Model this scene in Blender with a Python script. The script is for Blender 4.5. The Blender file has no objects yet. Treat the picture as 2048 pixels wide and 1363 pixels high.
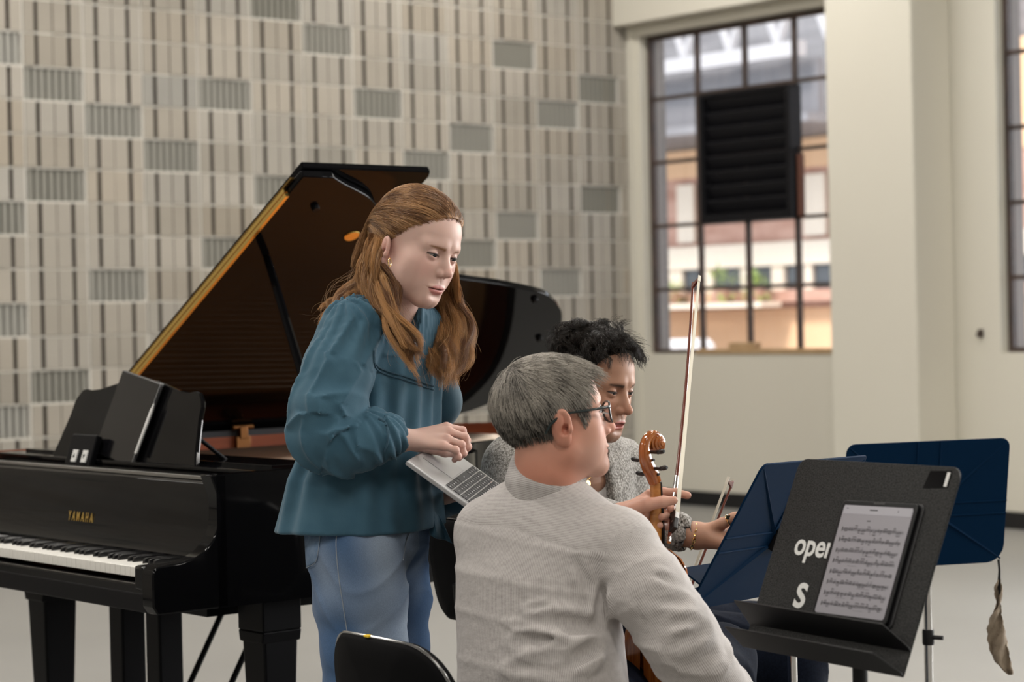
import bpy, math, random
import numpy as np
from mathutils import Vector, Matrix

SC = bpy.context.scene
COL = SC.collection
PI = math.pi

# ------------------------------------------------------------------ camera
FPX = 4300.0; PITCH = 0.0098; ROLL = 0.0216; CAMH = 1.346
_up0 = np.array([0, math.sin(PITCH), math.cos(PITCH)])
C_D = np.array([0, math.cos(PITCH), -math.sin(PITCH)])
C_U = math.cos(ROLL)*_up0 + math.sin(ROLL)*np.array([1., 0, 0])
C_R = math.cos(ROLL)*np.array([1., 0, 0]) - math.sin(ROLL)*_up0
C_P = np.array([0, 0, CAMH])
cam = bpy.data.cameras.new('camera'); camo = bpy.data.objects.new('camera', cam); COL.objects.link(camo)
cam.sensor_width = 36.0; cam.lens = FPX/2048*36
cam.clip_start = 0.1; cam.clip_end = 300
camo.matrix_world = Matrix(((C_R[0], C_U[0], -C_D[0], C_P[0]), (C_R[1], C_U[1], -C_D[1], C_P[1]), (C_R[2], C_U[2], -C_D[2], C_P[2]), (0, 0, 0, 1)))
cam.dof.use_dof = True; cam.dof.focus_distance = 4.62; cam.dof.aperture_fstop = 4.0
SC.camera = camo

# ------------------------------------------------------------------ colour management, world, sun
SC.view_settings.view_transform = 'Standard'; SC.view_settings.look = 'None'
SC.view_settings.gamma = 1.0; SC.view_settings.use_curve_mapping = False
SC.view_settings.exposure = 0.40
SC.cycles.max_bounces = 8; SC.cycles.diffuse_bounces = 4; SC.cycles.glossy_bounces = 4
SC.cycles.transparent_max_bounces = 12; SC.cycles.use_denoising = True
SC.cycles.caustics_reflective = False; SC.cycles.caustics_refractive = False
SC.cycles.sample_clamp_indirect = 6.0
W = bpy.data.worlds.new('sky'); SC.world = W; W.use_nodes = True
_wn = W.node_tree.nodes; _bg = _wn['Background']
_bg.inputs[0].default_value = (0.86, 0.92, 1.0, 1); _bg.inputs[1].default_value = 2.0
sunl = bpy.data.lights.new('sun', 'SUN'); sunl.energy = 3.4; sunl.angle = math.radians(12); sunl.color = (1, .93, .85)
suno = bpy.data.objects.new('sun', sunl); COL.objects.link(suno)

# room frame: origin at the inner corner of the block wall and the window wall
E1 = np.array([.7652, .6438, 0]); E2 = np.array([.6438, -.7652, 0])
CORNER = np.array([0.878, 15.751, 0.0])
def RM(a, b, z): return CORNER + E1*a + E2*b + np.array([0, 0, z])
ROOM_ANG = math.atan2(E1[1], E1[0])
suno.rotation_euler = (Vector((E1[0]*.75+E2[0]*-.25, E1[1]*.75+E2[1]*-.25, -0.8))).to_track_quat('-Z', 'Y').to_euler()

def area_light(name, p, target, sx, sy, power, color=(1, 1, 1)):
    l = bpy.data.lights.new(name, 'AREA'); l.shape = 'RECTANGLE'; l.size = sx; l.size_y = sy; l.energy = power; l.color = color
    o = bpy.data.objects.new(name, l); COL.objects.link(o); o.location = p
    o.rotation_euler = Vector(np.array(target)-np.array(p)).to_track_quat('-Z', 'Y').to_euler()
    return o
# daylight coming in through each window bay of the window wall (just outside the openings)
for k in range(5):
    if k > 1:
        area_light('daylight', RM(.6, 1.1+3.16*k, 2.3), RM(-4, 1.1+3.16*k, 1.6), 1.9, 2.3, 300, (1, .98, .96))
# ceiling lamps (rows of long luminaires under the roof)
LAMPS = [(a, b) for a in (-1.9, -5.6, -9.4, -12.8) for b in (1.9, 6.6, 11.6)]

# ------------------------------------------------------------------ helpers
def ray(px, py): return C_D + C_R*((px-1024)/FPX) + C_U*((681.5-py)/FPX)
def P(px, py, Y):
    v = ray(px, py); return C_P + v*(Y/v[1])
def PPL(px, py, p0, n):
    v = ray(px, py); n = np.array(n); return C_P + v*(np.dot(np.array(p0)-C_P, n)/np.dot(v, n))

def mat(name, color, rough=.5, metal=0., spec=.5, noise=None, bump=None, coat=0., sheen=0., sss=0., emit=None, trans=0., ior=None):
    m = bpy.data.materials.new(name); m.use_nodes = True
    nt = m.node_tree; b = nt.nodes['Principled BSDF']
    b.inputs['Base Color'].default_value = (*color, 1); b.inputs['Roughness'].default_value = rough
    b.inputs['Metallic'].default_value = metal; b.inputs['Specular IOR Level'].default_value = spec
    b.inputs['Coat Weight'].default_value = coat; b.inputs['Coat Roughness'].default_value = .05
    if sheen: b.inputs['Sheen Weight'].default_value = sheen; b.inputs['Sheen Roughness'].default_value = .5
    if sss:
        b.inputs['Subsurface Weight'].default_value = sss; b.inputs['Subsurface Radius'].default_value = (.008, .003, .0015); b.inputs['Subsurface Scale'].default_value = 1.0
    if ior: b.inputs['IOR'].default_value = ior
    if emit: b.inputs['Emission Color'].default_value = (*emit[:3], 1); b.inputs['Emission Strength'].default_value = emit[3]
    if trans: b.inputs['Transmission Weight'].default_value = trans
    tc = nt.nodes.new('ShaderNodeTexCoord')
    if noise:                          # (scale xyz or float, amount, color2)
        sc, amt, c2 = noise
        mp = nt.nodes.new('ShaderNodeMapping'); mp.inputs['Scale'].default_value = sc if hasattr(sc, '__len__') else (sc,)*3
        nz = nt.nodes.new('ShaderNodeTexNoise'); nz.inputs['Scale'].default_value = 1; nz.inputs['Detail'].default_value = 5
        rp = nt.nodes.new('ShaderNodeMapRange'); rp.inputs[1].default_value = .35; rp.inputs[2].default_value = .65; rp.inputs[4].default_value = amt
        mx = nt.nodes.new('ShaderNodeMix'); mx.data_type = 'RGBA'
        mx.inputs[6].default_value = (*color, 1); mx.inputs[7].default_value = (*c2, 1)
        nt.links.new(tc.outputs['Object'], mp.inputs[0]); nt.links.new(mp.outputs[0], nz.inputs[0])
        nt.links.new(nz.outputs[0], rp.inputs[0]); nt.links.new(rp.outputs[0], mx.inputs[0]); nt.links.new(mx.outputs[2], b.inputs['Base Color'])
    if bump:                           # (scale, strength, distance)
        sc, st, di = bump
        mp = nt.nodes.new('ShaderNodeMapping'); mp.inputs['Scale'].default_value = sc if hasattr(sc, '__len__') else (sc,)*3
        nz = nt.nodes.new('ShaderNodeTexNoise'); nz.inputs['Scale'].default_value = 1; nz.inputs['Detail'].default_value = 3
        bp = nt.nodes.new('ShaderNodeBump'); bp.inputs['Strength'].default_value = st; bp.inputs['Distance'].default_value = di
        nt.links.new(tc.outputs['Object'], mp.inputs[0]); nt.links.new(mp.outputs[0], nz.inputs[0])
        nt.links.new(nz.outputs[0], bp.inputs['Height']); nt.links.new(bp.outputs[0], b.inputs['Normal'])
    return m

def attr_color(m, name, socket='Base Color'):
    nt = m.node_tree; a = nt.nodes.new('ShaderNodeAttribute'); a.attribute_name = name
    nt.links.new(a.outputs['Color'], nt.nodes['Principled BSDF'].inputs[socket]); return a

class MB:
    """collects shapes and links them as ONE mesh object"""
    def __init__(s): s.v = []; s.f = []; s.m = []; s.n = 0
    def add(s, v, f, mi=0):
        v = np.asarray(v, float).reshape(-1, 3); s.v.append(v)
        for q in f: s.f.append([i+s.n for i in q]); s.m.append(mi)
        s.n += len(v)
    def box(s, c, size, R=None, mi=0, taper=1.0):
        h = np.array(size)/2; p = np.array([[x, y, z] for z in (-1, 1) for y in (-1, 1) for x in (-1, 1)], float)
        if taper != 1.0: p[:4, :2] *= taper
        p = p*h
        if R is not None: p = p@np.array(R).T
        s.add(p+np.array(c), [(0, 2, 3, 1), (4, 5, 7, 6), (0, 1, 5, 4), (2, 6, 7, 3), (0, 4, 6, 2), (1, 3, 7, 5)], mi)
    def prism(s, poly, off, mi=0):
        a = np.asarray(poly, float); n = len(a); b = a+np.array(off)
        f = [tuple(range(n))[::-1], tuple(range(n, 2*n))]+[(i, (i+1) % n, n+(i+1) % n, n+i) for i in range(n)]
        s.add(np.vstack([a, b]), f, mi)
    def tube(s, pts, r, n=10, cap=True, mi=0, up=None, flat=None, closed=False):
        p = np.asarray(pts, float); k = len(p); r = np.broadcast_to(np.asarray(r, float), (k,))
        t = np.gradient(p, axis=0)
        if closed: t = np.roll(p, -1, 0)-np.roll(p, 1, 0)
        t /= np.linalg.norm(t, axis=1)[:, None]+1e-12
        u = np.array(up if up is not None else ([0, 0, 1] if abs(t[0][2]) < .9 else [1, 0, 0]), float)
        V = []
        for i in range(k):
            u = u-t[i]*(u@t[i]); u /= np.linalg.norm(u)+1e-12; w = np.cross(t[i], u)
            for j in range(n):
                a = 2*PI*j/n; V.append(p[i]+r[i]*(math.cos(a)*u*(flat or 1)+math.sin(a)*w))
        f = []
        for i in range(k if closed else k-1):
            i2 = (i+1) % k
            for j in range(n):
                f.append((i*n+j, i*n+(j+1) % n, i2*n+(j+1) % n, i2*n+j))
        if cap and not closed: f += [tuple(range(n))[::-1], tuple((k-1)*n+j for j in range(n))]
        s.add(V, f, mi)
    def lathe(s, prof, c=(0, 0, 0), n=24, R=None, mi=0):
        V = []
        for (r, z) in prof:
            for j in range(n): V.append((r*math.cos(2*PI*j/n), r*math.sin(2*PI*j/n), z))
        V = np.array(V)
        if R is not None: V = V@np.array(R).T
        f = [(i*n+j, i*n+(j+1) % n, (i+1)*n+(j+1) % n, (i+1)*n+j) for i in range(len(prof)-1) for j in range(n)]
        f += [tuple(range(n))[::-1], tuple((len(prof)-1)*n+j for j in range(n))]
        s.add(V+np.array(c), f, mi)
    def grid(s, V, nu, nv, mi=0, closed_u=False):
        f = []
        for i in range(nv-1):
            for j in range(nu if closed_u else nu-1):
                f.append((i*nu+j, i*nu+(j+1) % nu, (i+1)*nu+(j+1) % nu, (i+1)*nu+j))
        s.add(V, f, mi)
    def build(s, name, mats, parent=None, smooth=40, bevel=0, bseg=2, world=False, fix=True):
        me = bpy.data.meshes.new(name)
        V = np.vstack(s.v)
        if world and parent is not None:
            M = Matrix(parent.matrix_basis); pp = parent.parent
            while pp is not None: M = pp.matrix_basis @ M; pp = pp.parent
            M = np.array(M.inverted()); V = V@M[:3, :3].T+M[:3, 3]
        me.from_pydata(V.tolist(), [], s.f)
        return link(me, name, mats, parent, smooth, bevel, bseg, s.m, fix)

def link(me, name, mats, parent=None, smooth=40, bevel=0, bseg=2, mi=None, fix=True):
    if fix:
        import bmesh
        bm = bmesh.new(); bm.from_mesh(me)
        bmesh.ops.recalc_face_normals(bm, faces=bm.faces); bm.to_mesh(me); bm.free()
    if not isinstance(mats, (list, tuple)): mats = [mats]
    for m in mats: me.materials.append(m)
    if mi is not None and len(mats) > 1: me.polygons.foreach_set('material_index', mi)
    if smooth:
        me.polygons.foreach_set('use_smooth', [True]*len(me.polygons))
        if smooth < 180: me.set_sharp_from_angle(angle=math.radians(smooth))
    me.update()
    o = bpy.data.objects.new(name, me); COL.objects.link(o)
    if parent is not None: o.parent = parent
    if bevel:
        b = o.modifiers.new('bevel', 'BEVEL'); b.width = bevel; b.segments = bseg; b.limit_method = 'ANGLE'; b.angle_limit = math.radians(40)
    return o

def tag(o, label, cat, group=None, kind=None):
    o['label'] = label; o['category'] = cat
    if group: o['group'] = group
    if kind: o['kind'] = kind
    return o
def thing(name, label, cat, loc=(0, 0, 0), R=None, group=None):
    o = bpy.data.objects.new(name, None); COL.objects.link(o); o.empty_display_size = .05
    M = Matrix.Identity(4)
    if R is not None:
        for i in range(3):
            for j in range(3): M[i][j] = float(R[i][j])
    for i in range(3): M[i][3] = float(loc[i])
    o.matrix_basis = M
    return tag(o, label, cat, group)
def struct(o): o['kind'] = 'structure'; return o
def text_mesh(body, size, depth=.0005, offset=0.0, spacing=1.0):
    c = bpy.data.curves.new('txt', 'FONT'); c.body = body; c.size = size; c.extrude = depth; c.offset = offset; c.space_character = spacing
    o = bpy.data.objects.new('txt', c); COL.objects.link(o)
    dg = bpy.context.evaluated_depsgraph_get(); me = bpy.data.meshes.new_from_object(o.evaluated_get(dg))
    V = np.zeros(len(me.vertices)*3); me.vertices.foreach_get('co', V); V = V.reshape(-1, 3)
    Fc = [tuple(p.vertices) for p in me.polygons]
    bpy.data.objects.remove(o); bpy.data.curves.remove(c); bpy.data.meshes.remove(me)
    return V, Fc
def rotz(a): c, s = math.cos(a), math.sin(a); return np.array([[c, -s, 0], [s, c, 0], [0, 0, 1.]])
def rotx(a): c, s = math.cos(a), math.sin(a); return np.array([[1., 0, 0], [0, c, -s], [0, s, c]])
def roty(a): c, s = math.cos(a), math.sin(a); return np.array([[c, 0, s], [0, 1., 0], [-s, 0, c]])
def frame(x=None, y=None, z=None):
    """rotation matrix whose columns are axes; give two of the three (first kept exact)"""
    n = lambda v: np.array(v, float)/np.linalg.norm(v)
    if z is not None and x is not None: z = n(z); x = n(np.array(x)-z*np.dot(x, z)); y = np.cross(z, x)
    elif x is not None and y is not None: x = n(x); y = n(np.array(y)-x*np.dot(x, y)); z = np.cross(x, y)
    else: z = n(z); y = n(np.array(y)-z*np.dot(y, z)); x = np.cross(y, z)
    return np.stack([x, y, z], 1)
def spline(pts, n):
    """Catmull-Rom through pts -> n points"""
    p = np.asarray(pts, float); p = np.vstack([2*p[0]-p[1], p, 2*p[-1]-p[-2]]); k = len(p)-3
    out = []
    for t in np.linspace(0, k-1e-9, n):
        i = int(t); f = t-i; a, b, c, d = p[i:i+4]
        out.append(.5*(2*b+(c-a)*f+(2*a-5*b+4*c-d)*f*f+(3*b-a-3*c+d)*f**3))
    return np.array(out)
# ------------------------------------------------------------------ the setting
m_block = mat('concrete_block', (.47, .43, .36), .85, bump=(60, .25, .004))
_a = m_block.node_tree.nodes.new('ShaderNodeAttribute'); _a.attribute_name = 'tone'
_nz = m_block.node_tree.nodes.new('ShaderNodeTexNoise'); _nz.inputs['Scale'].default_value = 9; _nz.inputs['Detail'].default_value = 6
_mx = m_block.node_tree.nodes.new('ShaderNodeMix'); _mx.data_type = 'RGBA'; _mx.blend_type = 'MULTIPLY'; _mx.inputs[0].default_value = .35
m_block.node_tree.links.new(_a.outputs['Color'], _mx.inputs[6]); m_block.node_tree.links.new(_nz.outputs['Color'], _mx.inputs[7])
_hs = m_block.node_tree.nodes.new('ShaderNodeHueSaturation'); _hs.inputs['Saturation'].default_value = .0
m_block.node_tree.links.new(_nz.outputs['Color'], _hs.inputs['Color']); m_block.node_tree.links.new(_hs.outputs[0], _mx.inputs[7])
m_block.node_tree.links.new(_mx.outputs[2], m_block.node_tree.nodes['Principled BSDF'].inputs['Base Color'])
m_mortar = mat('mortar', (.66, .64, .59), .9)
m_groove_shade = mat('groove_shade', (.085, .066, .05), .95)
m_cream = mat('cream_paint', (.70, .675, .59), .55, noise=((.7, .7, .5), .7, (.67, .635, .555)), bump=(40, .06, .003))
m_floor = mat('floor_paint', (.27, .264, .25), .45, noise=((.6, .6, .6), .8, (.23, .225, .212)))
m_blackbase = mat('black_skirting', (.008, .008, .009), .5)
m_steel = mat('rusty_steel', (.045, .033, .028), .6, noise=(6, .6, (.10, .06, .045)))
m_extrev = mat('weathered_reveal', (.23, .205, .19), .8)
m_wood = mat('bare_wood', (.50, .34, .19), .6, noise=((2, 14, 14), .6, (.38, .24, .12)))

def to_room(mb, name, mats, **k):
    mb.v = [v@np.array([E1, E2, [0, 0, 1]])+CORNER for v in mb.v]
    return struct(mb.build(name, mats, **k))
# block wall: stack-bonded split blocks with two deep grooves, some fluted blocks
rnd = random.Random(4)
BW, BH, B0, Z0 = .398, .1988, .075, .7110-.1988*3
FLUTED_PX = [(530, 14), (653, 82), (1017, 112), (108, 168), (450, 190), (752, 208), (1187, 180), (1105, 232), (235, 243), (937, 278), (345, 313), (850, 333), (118, 370), (545, 378), (1192, 402), (20, 437), (1030, 452), (452, 505), (945, 508), (240, 570), (1115, 563), (20, 640), (125, 772), (25, 845), (8, 90), (1245, 15), (340, 672), (660, 300)]
flut = set()
for q in FLUTED_PX[:-2]:
    p = PPL(*q, CORNER, E2)-CORNER
    flut.add((int(math.floor((-(p@E1)-B0)/BW)), int(math.floor((p[2]-Z0)/BH))))
for i in range(13, 36):
    for j in range(0, 26):
        if rnd.random() < .1: flut.add((i, j))
mb = MB(); tones = []
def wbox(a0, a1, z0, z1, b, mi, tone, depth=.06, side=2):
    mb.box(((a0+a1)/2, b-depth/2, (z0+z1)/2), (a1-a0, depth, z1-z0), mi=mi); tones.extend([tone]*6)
    if mi == 0: mb.m[-1] = mb.m[-2] = side          # shade inside the grooves, painted on the panel sides
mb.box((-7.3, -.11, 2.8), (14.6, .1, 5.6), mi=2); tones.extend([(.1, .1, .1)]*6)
for j in range(-1, 26):
    z = Z0+j*BH
    if z+BH < 0 or z > 5.6: continue
    wbox(-14.5, 0, z-.006, z+.006, -.006, 1, (1, 1, 1))
    for i in range(-1, 36):
        a1 = -(B0+i*BW); a0 = a1-BW
        if a1 > 0: a1 = 0
        wbox(a0-.007, a0+.007, z, z+BH, -.004, 1, (1, 1, 1))
        g = rnd.gauss(0, .03); w = rnd.gauss(0, .012)
        t = (.465+g+w*.6, .428+g, .372+g-w*.6)
        zl, zh = max(z+.006, 0), z+BH-.006
        if zh <= zl: continue
        if (i, j) in flut and a1-a0 > .3:
            t = (.36+g, .352+g, .315+g)
            n = 8; pw = (a1-a0-.03)/n
            for k in range(n):
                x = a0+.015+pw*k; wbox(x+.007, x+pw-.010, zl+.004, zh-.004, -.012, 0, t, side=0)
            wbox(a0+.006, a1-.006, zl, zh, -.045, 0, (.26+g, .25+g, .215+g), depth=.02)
        else:
            cuts = [(a0+.007, a1-.805*BW), (a1-.742*BW, a1-.507*BW), (a1-.495*BW, a1-.262*BW), (a1-.200*BW, a1-.007)]
            for (x0, x1) in cuts:
                x0, x1 = max(x0, a0+.004), min(x1, a1)
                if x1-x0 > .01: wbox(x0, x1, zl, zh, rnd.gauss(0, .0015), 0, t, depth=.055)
            mb.box((a1-.5*BW, -.035, (zl+zh)/2), (.01, .05, zh-zl), mi=0); tones.extend([(.38, .34, .28)]*6)
wl = to_room(mb, 'wall_left', [m_block, m_mortar, m_groove_shade], smooth=0, fix=False)
at = wl.data.attributes.new('tone', 'FLOAT_COLOR', 'FACE'); at.data.foreach_set('color', np.array([(*t, 1) for t in tones], 'f').ravel())

# floor, ceiling, the unseen walls that close the room
mb = MB(); mb.box((-7.2, 8.2, -.05), (15.2, 17.2, .1)); to_room(mb, 'floor', m_floor, smooth=0)
m_ceil = mat('ceiling_paint', (.38, .37, .34), .8)
mb = MB(); mb.box((-7.2, 8.2, 5.65), (15.2, 17.2, .1)); to_room(mb, 'ceiling', m_ceil, smooth=0)
m_back = mat('dark_hall_wall', (.16, .155, .145), .8, noise=(.6, .8, (.11, .105, .10)))
m_back2 = mat('grey_hall_wall', (.52, .50, .46), .8, noise=(.6, .8, (.44, .42, .39)))
mb = MB(); mb.box((-14.6, 8.2, 2.8), (.1, 17.2, 5.6)); to_room(mb, 'wall_front', m_back, smooth=0)
mb = MB(); mb.box((-7.2, 16.6, 2.8), (15.2, .1, 5.6)); to_room(mb, 'wall_back', m_back2, smooth=0)

# window wall with piers and openings
WZ0, WZ1, PER, WB0, WBW = 1.08, 3.385, 3.16, .145, 1.915
mb = MB(); T = .22
def rbox(a0, a1, b0, b1, z0, z1, m=None, mi=0): (m or mb).box(((a0+a1)/2, (b0+b1)/2, (z0+z1)/2), (a1-a0, b1-b0, z1-z0), mi=mi)
rbox(0, T, -.05, 16.6, 0, WZ0); rbox(0, T, -.05, 16.6, WZ1, 5.6)
edges = [-.05]
for k in range(5): edges += [WB0+PER*k, WB0+PER*k+WBW]
edges += [16.6]
for k in range(0, len(edges), 2): rbox(0, T, edges[k], edges[k+1], WZ0, WZ1)
to_room(mb, 'wall_right', m_cream, smooth=0)
for k in range(5):
    mb = MB(); rbox(-.38, 0, 2.26+PER*k, 2.96+PER*k, 0, 5.6, mb); to_room(mb, 'trim_%d' % (k+1), m_cream, smooth=0, bevel=.012)
mb = MB()
for k in range(5):
    b0, b1 = (0 if k == 0 else 2.96+PER*(k-1)), 2.26+PER*k
    rbox(-.13, 0, b0, b1, 3.46, 5.6, mb); rbox(-.16, 0, b0, b1, 3.80, 3.86, mb)
to_room(mb, 'trim_6', m_cream, smooth=0, bevel=.008)
mb = MB(); rbox(-.014, 0, .03, .1, 0, 3.46, mb); to_room(mb, 'trim_7', m_cream, smooth=0)
m_skirt = m_blackbase
mb = MB()
for k in range(5):
    b0, b1 = (0 if k == 0 else 2.96+PER*(k-1)), 2.26+PER*k
    rbox(-.012, 0, b0, b1, 0, .105, mb)
    rbox(-.392, -.38, 2.26+PER*k-.012, 2.96+PER*k+.012, 0, .105, mb)
    for bb in (2.26+PER*k-.006, 2.96+PER*k+.006): rbox(-.38, 0, bb-.006, bb+.006, 0, .105, mb)
to_room(mb, 'baseboard_right', m_skirt, smooth=0)
mb = MB(); mb.box((-7.2, .006, .05), (14.4, .012, .10)); to_room(mb, 'baseboard_left', m_skirt, smooth=0)

# steel-framed windows: a frame with glazing bars and one sheet of panes each
m_glass = bpy.data.materials.new('window_glass'); m_glass.use_nodes = True
nt = m_glass.node_tree; nt.nodes.clear()
_o = nt.nodes.new('ShaderNodeOutputMaterial'); _t = nt.nodes.new('ShaderNodeBsdfTransparent'); _g = nt.nodes.new('ShaderNodeBsdfGlossy'); _x = nt.nodes.new('ShaderNodeMixShader'); _f = nt.nodes.new('ShaderNodeFresnel')
_t.inputs[0].default_value = (.96, .965, .97, 1); _g.inputs['Roughness'].default_value = .02; _f.inputs[0].default_value = 1.3
nt.links.new(_f.outputs[0], _x.inputs[0]); nt.links.new(_t.outputs[0], _x.inputs[1]); nt.links.new(_g.outputs[0], _x.inputs[2]); nt.links.new(_x.outputs[0], _o.inputs[0])
for k in range(5):
    b0 = WB0+PER*k; b1 = b0+WBW; AF = .10
    mb = MB(); fw = .03
    rbox(AF-.025, AF+.025, b0, b0+fw, WZ0, WZ1, mb); rbox(AF-.025, AF+.025, b1-fw, b1, WZ0, WZ1, mb)
    rbox(AF-.025, AF+.025, b0+fw, b1-fw, WZ0, WZ0+fw, mb); rbox(AF-.025, AF+.025, b0+fw, b1-fw, WZ1-.035, WZ1, mb)
    for i in range(1, 4): x = b0+.025+.465*i; rbox(AF-.02, AF+.02, x-.013, x+.013, WZ0+fw, WZ1-.035, mb)
    for j in range(1, 5): z = WZ0+.461*j; rbox(AF-.018, AF+.018, b0+fw, b1-fw, z-.013, z+.013, mb)
    fo = to_room(mb, 'window_%d' % (k+1), m_steel, smooth=0)
    mb = MB(); rbox(AF-.003, AF+.003, b0+fw, b1-fw, WZ0+fw, WZ1-.035, mb)
    g = to_room(mb, 'window_pane', m_glass, smooth=0); g.parent = fo
    del g['kind']
for k in range(5):
    b0 = WB0+PER*k; b1 = b0+WBW; mb = MB()
    rbox(.14, T+.02, b0-.002, b0+.012, WZ0, WZ1, mb); rbox(.14, T+.02, b1-.012, b1+.002, WZ0, WZ1, mb); rbox(.14, T+.03, b0, b1, WZ0-.012, WZ0+.006, mb)
    to_room(mb, 'trim_%d' % (k+8), m_extrev, smooth=0)
# ceiling luminaires
m_lampbody = mat('lamp_housing', (.7, .7, .7), .5)
m_lampglow = mat('lamp_diffuser', (.9, .9, .9), .5, emit=(1, .96, .9, 3.0))
for n, (a, b) in enumerate(LAMPS):
    c = RM(a, b, 5.0)
    lo = thing('ceiling_lamp', 'long suspended ceiling lamp over the hall', 'lamp', c, rotz(ROOM_ANG), 'hall ceiling lamps')
    mb = MB(); mb.box((0, 0, .04), (.36, 2.4, .08)); mb.tube([(0, .8, .08), (0, .8, .6)], .006); mb.tube([(0, -.8, .08), (0, -.8, .6)], .006); mb.build('housing', m_lampbody, lo, smooth=0)
    mb = MB(); mb.box((0, 0, -.012), (.32, 2.36, .024)); mb.build('diffuser', m_lampglow, lo, smooth=0)
    l = bpy.data.lights.new('lamp_light', 'AREA'); l.shape = 'RECTANGLE'; l.size = .36; l.size_y = 2.4; l.energy = 64; l.color = (1, .95, .88)
    o = bpy.data.objects.new('lamp_light', l); COL.objects.link(o); o.location = c-np.array([0, 0, .04]); o.rotation_euler = (0, 0, ROOM_ANG)

# louvred ventilator set into the middle panes of the far window
vr = thing('louvre_vent', 'black metal louvred vent box set into the middle panes of the tall window', 'vent', RM(.05, 1.175, 1.995), rotz(ROOM_ANG-PI/2))
m_vent = mat('vent_metal', (.006, .006, .008), .5, spec=.2)
# local frame: x -> E2?  rotz(ROOM_ANG-90deg): x = E2 direction, y = E1 direction
mb = MB(); w, h, dp = .86, .905, .125
mb.box((-w/2+.02, 0, h/2), (.04, dp, h)); mb.box((w/2-.02, 0, h/2), (.04, dp, h)); mb.box((0, 0, .03), (w-.08, dp, .06)); mb.box((0, 0, h-.015), (w-.08, dp, .03))
mb.box((0, dp/2-.01, h/2), (w-.08, .01, h-.08)); mb.build('vent_box', m_vent, vr, smooth=0, bevel=.004)
mb = MB()
m_slat = mat('vent_slat', (.016, .016, .020), .5, spec=.25)
for i in range(8):
    z = .115+i*.102
    mb = MB(); mb.box((0, -.005, z), (w-.085, .012, .105), rotx(math.radians(38))); mb.build('slat', m_slat, vr, smooth=0)
mb = MB(); mb.box((w/2+.012, .03, .22), (.02, .05, .42)); mb.build('side_bracket', mat('rust_brown', (.16, .06, .035), .7), vr, smooth=0)
# wooden sill and offcut
mb = MB(); rbox(-.01, .085, .66, 2.05, WZ0-.004, WZ0+.032, mb)
so = to_room(mb, 'window_sill', m_wood, smooth=0, bevel=.003)
mb = MB(); rbox(.0, .075, .98, 1.22, WZ0+.032, WZ0+.075, mb)
wb = to_room(mb, 'wood_block', m_wood, smooth=0, bevel=.003); del wb['kind']; tag(wb, 'short bare wooden block lying on the wooden window sill', 'wood block')
# small hook fixed to the wall beside the right-hand window
mb = MB(); mb.box((-.01, 3.16, 1.20), (.02, .03, .05)); mb.tube([(-.02, 3.16, 1.215), (-.045, 3.16, 1.20), (-.04, 3.16, 1.18)], .006)
hk = to_room(mb, 'wall_hook', m_steel); del hk['kind']; tag(hk, 'small dark metal hook on the cream wall beside the right-hand window', 'hook')

# ------------------------------------------------------------------ outside the windows
m_peach = mat('peach_render', (.78, .50, .30), .8); m_brick = mat('old_brick', (.42, .22, .16), .85, noise=((1.3, 1.3, 4), 1., (.58, .36, .28)))
m_trimw = mat('cream_trim', (.80, .70, .58), .7); m_canopy = mat('grey_canopy', (.25, .245, .255), .7, noise=((.5, .5, 6), 1., (.17, .165, .175)))
m_dkglass = mat('dark_window', (.06, .07, .08), .2); m_leaf = mat('leaf_green', (.22, .34, .06), .6, noise=(9, 1., (.42, .52, .14)))
m_white = mat('white_metal', (.80, .80, .82), .5); m_road = mat('road', (.42, .40, .39), .9); m_grill = mat('grey_grille', (.16, .155, .165), .6)
mb = MB(); mb.box((10.3, 0, -.06), (20, 60, .1)); to_room(mb, 'street_ground', m_road, smooth=0)
FA = 9.0
def fbox(name, a0, a1, b0, b1, z0, z1, m, parent): # world geometry parented to the building
    q = MB(); rbox(a0, a1, b0, b1, z0, z1, q); q.v = [v@np.array([E1, E2, [0, 0, 1]])+CORNER for v in q.v]
    return q.build(name, m, parent, smooth=0, world=True)
bld = thing('building', 'peach and red brick building with cream window frames across the street', 'building', RM(FA, -6, 0), rotz(ROOM_ANG))
fbox('lower_wall', FA, FA+6, -14, 8, 0, 1.42, m_peach, bld)
fbox('brick_wall', FA+.02, FA+6, -14, 8, 1.42, 3.14, m_brick, bld)
fbox('upper_band', FA, FA+6, -14, 8, 3.14, 3.5, m_peach, bld)
fbox('ledge', FA-.25, FA, -14, 8, 1.50, 1.64, m_brick, bld)
fbox('cornice', FA-.12, FA, -14, 8, 1.95, 2.24, m_trimw, bld)
for (b0, b1) in ((-8.75, -8.5), (-8.1, -7.95), (-7.45, -7.3), (-6.92, -6.72), (-6.38, -6.25), (-5.6, -5.4), (-4.6, -4.4), (-3.6, -3.45), (-2.6, -2.4), (-1.4, -1.2)): fbox('pilaster', FA-.08, FA, b0, b1, 1.64, 1.95, m_trimw, bld)
for (b0, b1) in ((-8.5, -8.15), (-7.95, -7.45), (-7.3, -6.95), (-6.7, -6.4), (-6.25, -5.7), (-4.3, -3.7), (-3.4, -2.7)): fbox('window', FA-.03, FA+.01, b0, b1, 1.66, 1.94, m_dkglass, bld)
for (b0, b1) in ((-8.6, -8.3), (-6.4, -6.05), (-4.4, -4.0), (-2.9, -2.5)): fbox('tall_panel', FA-.05, FA, b0, b1, 2.3, 3.05, m_trimw, bld)
fbox('upper_storey', FA+1.2, FA+6, -14, -4.6, 3.5, 7.5, m_canopy, bld)
fbox('side_block', FA+.5, FA+6, -4.4, 3, 3.5, 4.45, m_peach, bld)
cy = thing('canopy', 'grey corrugated canopy on a white lattice truss above the street', 'canopy', RM(FA-1.5, -7, 0), rotz(ROOM_ANG))
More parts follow.
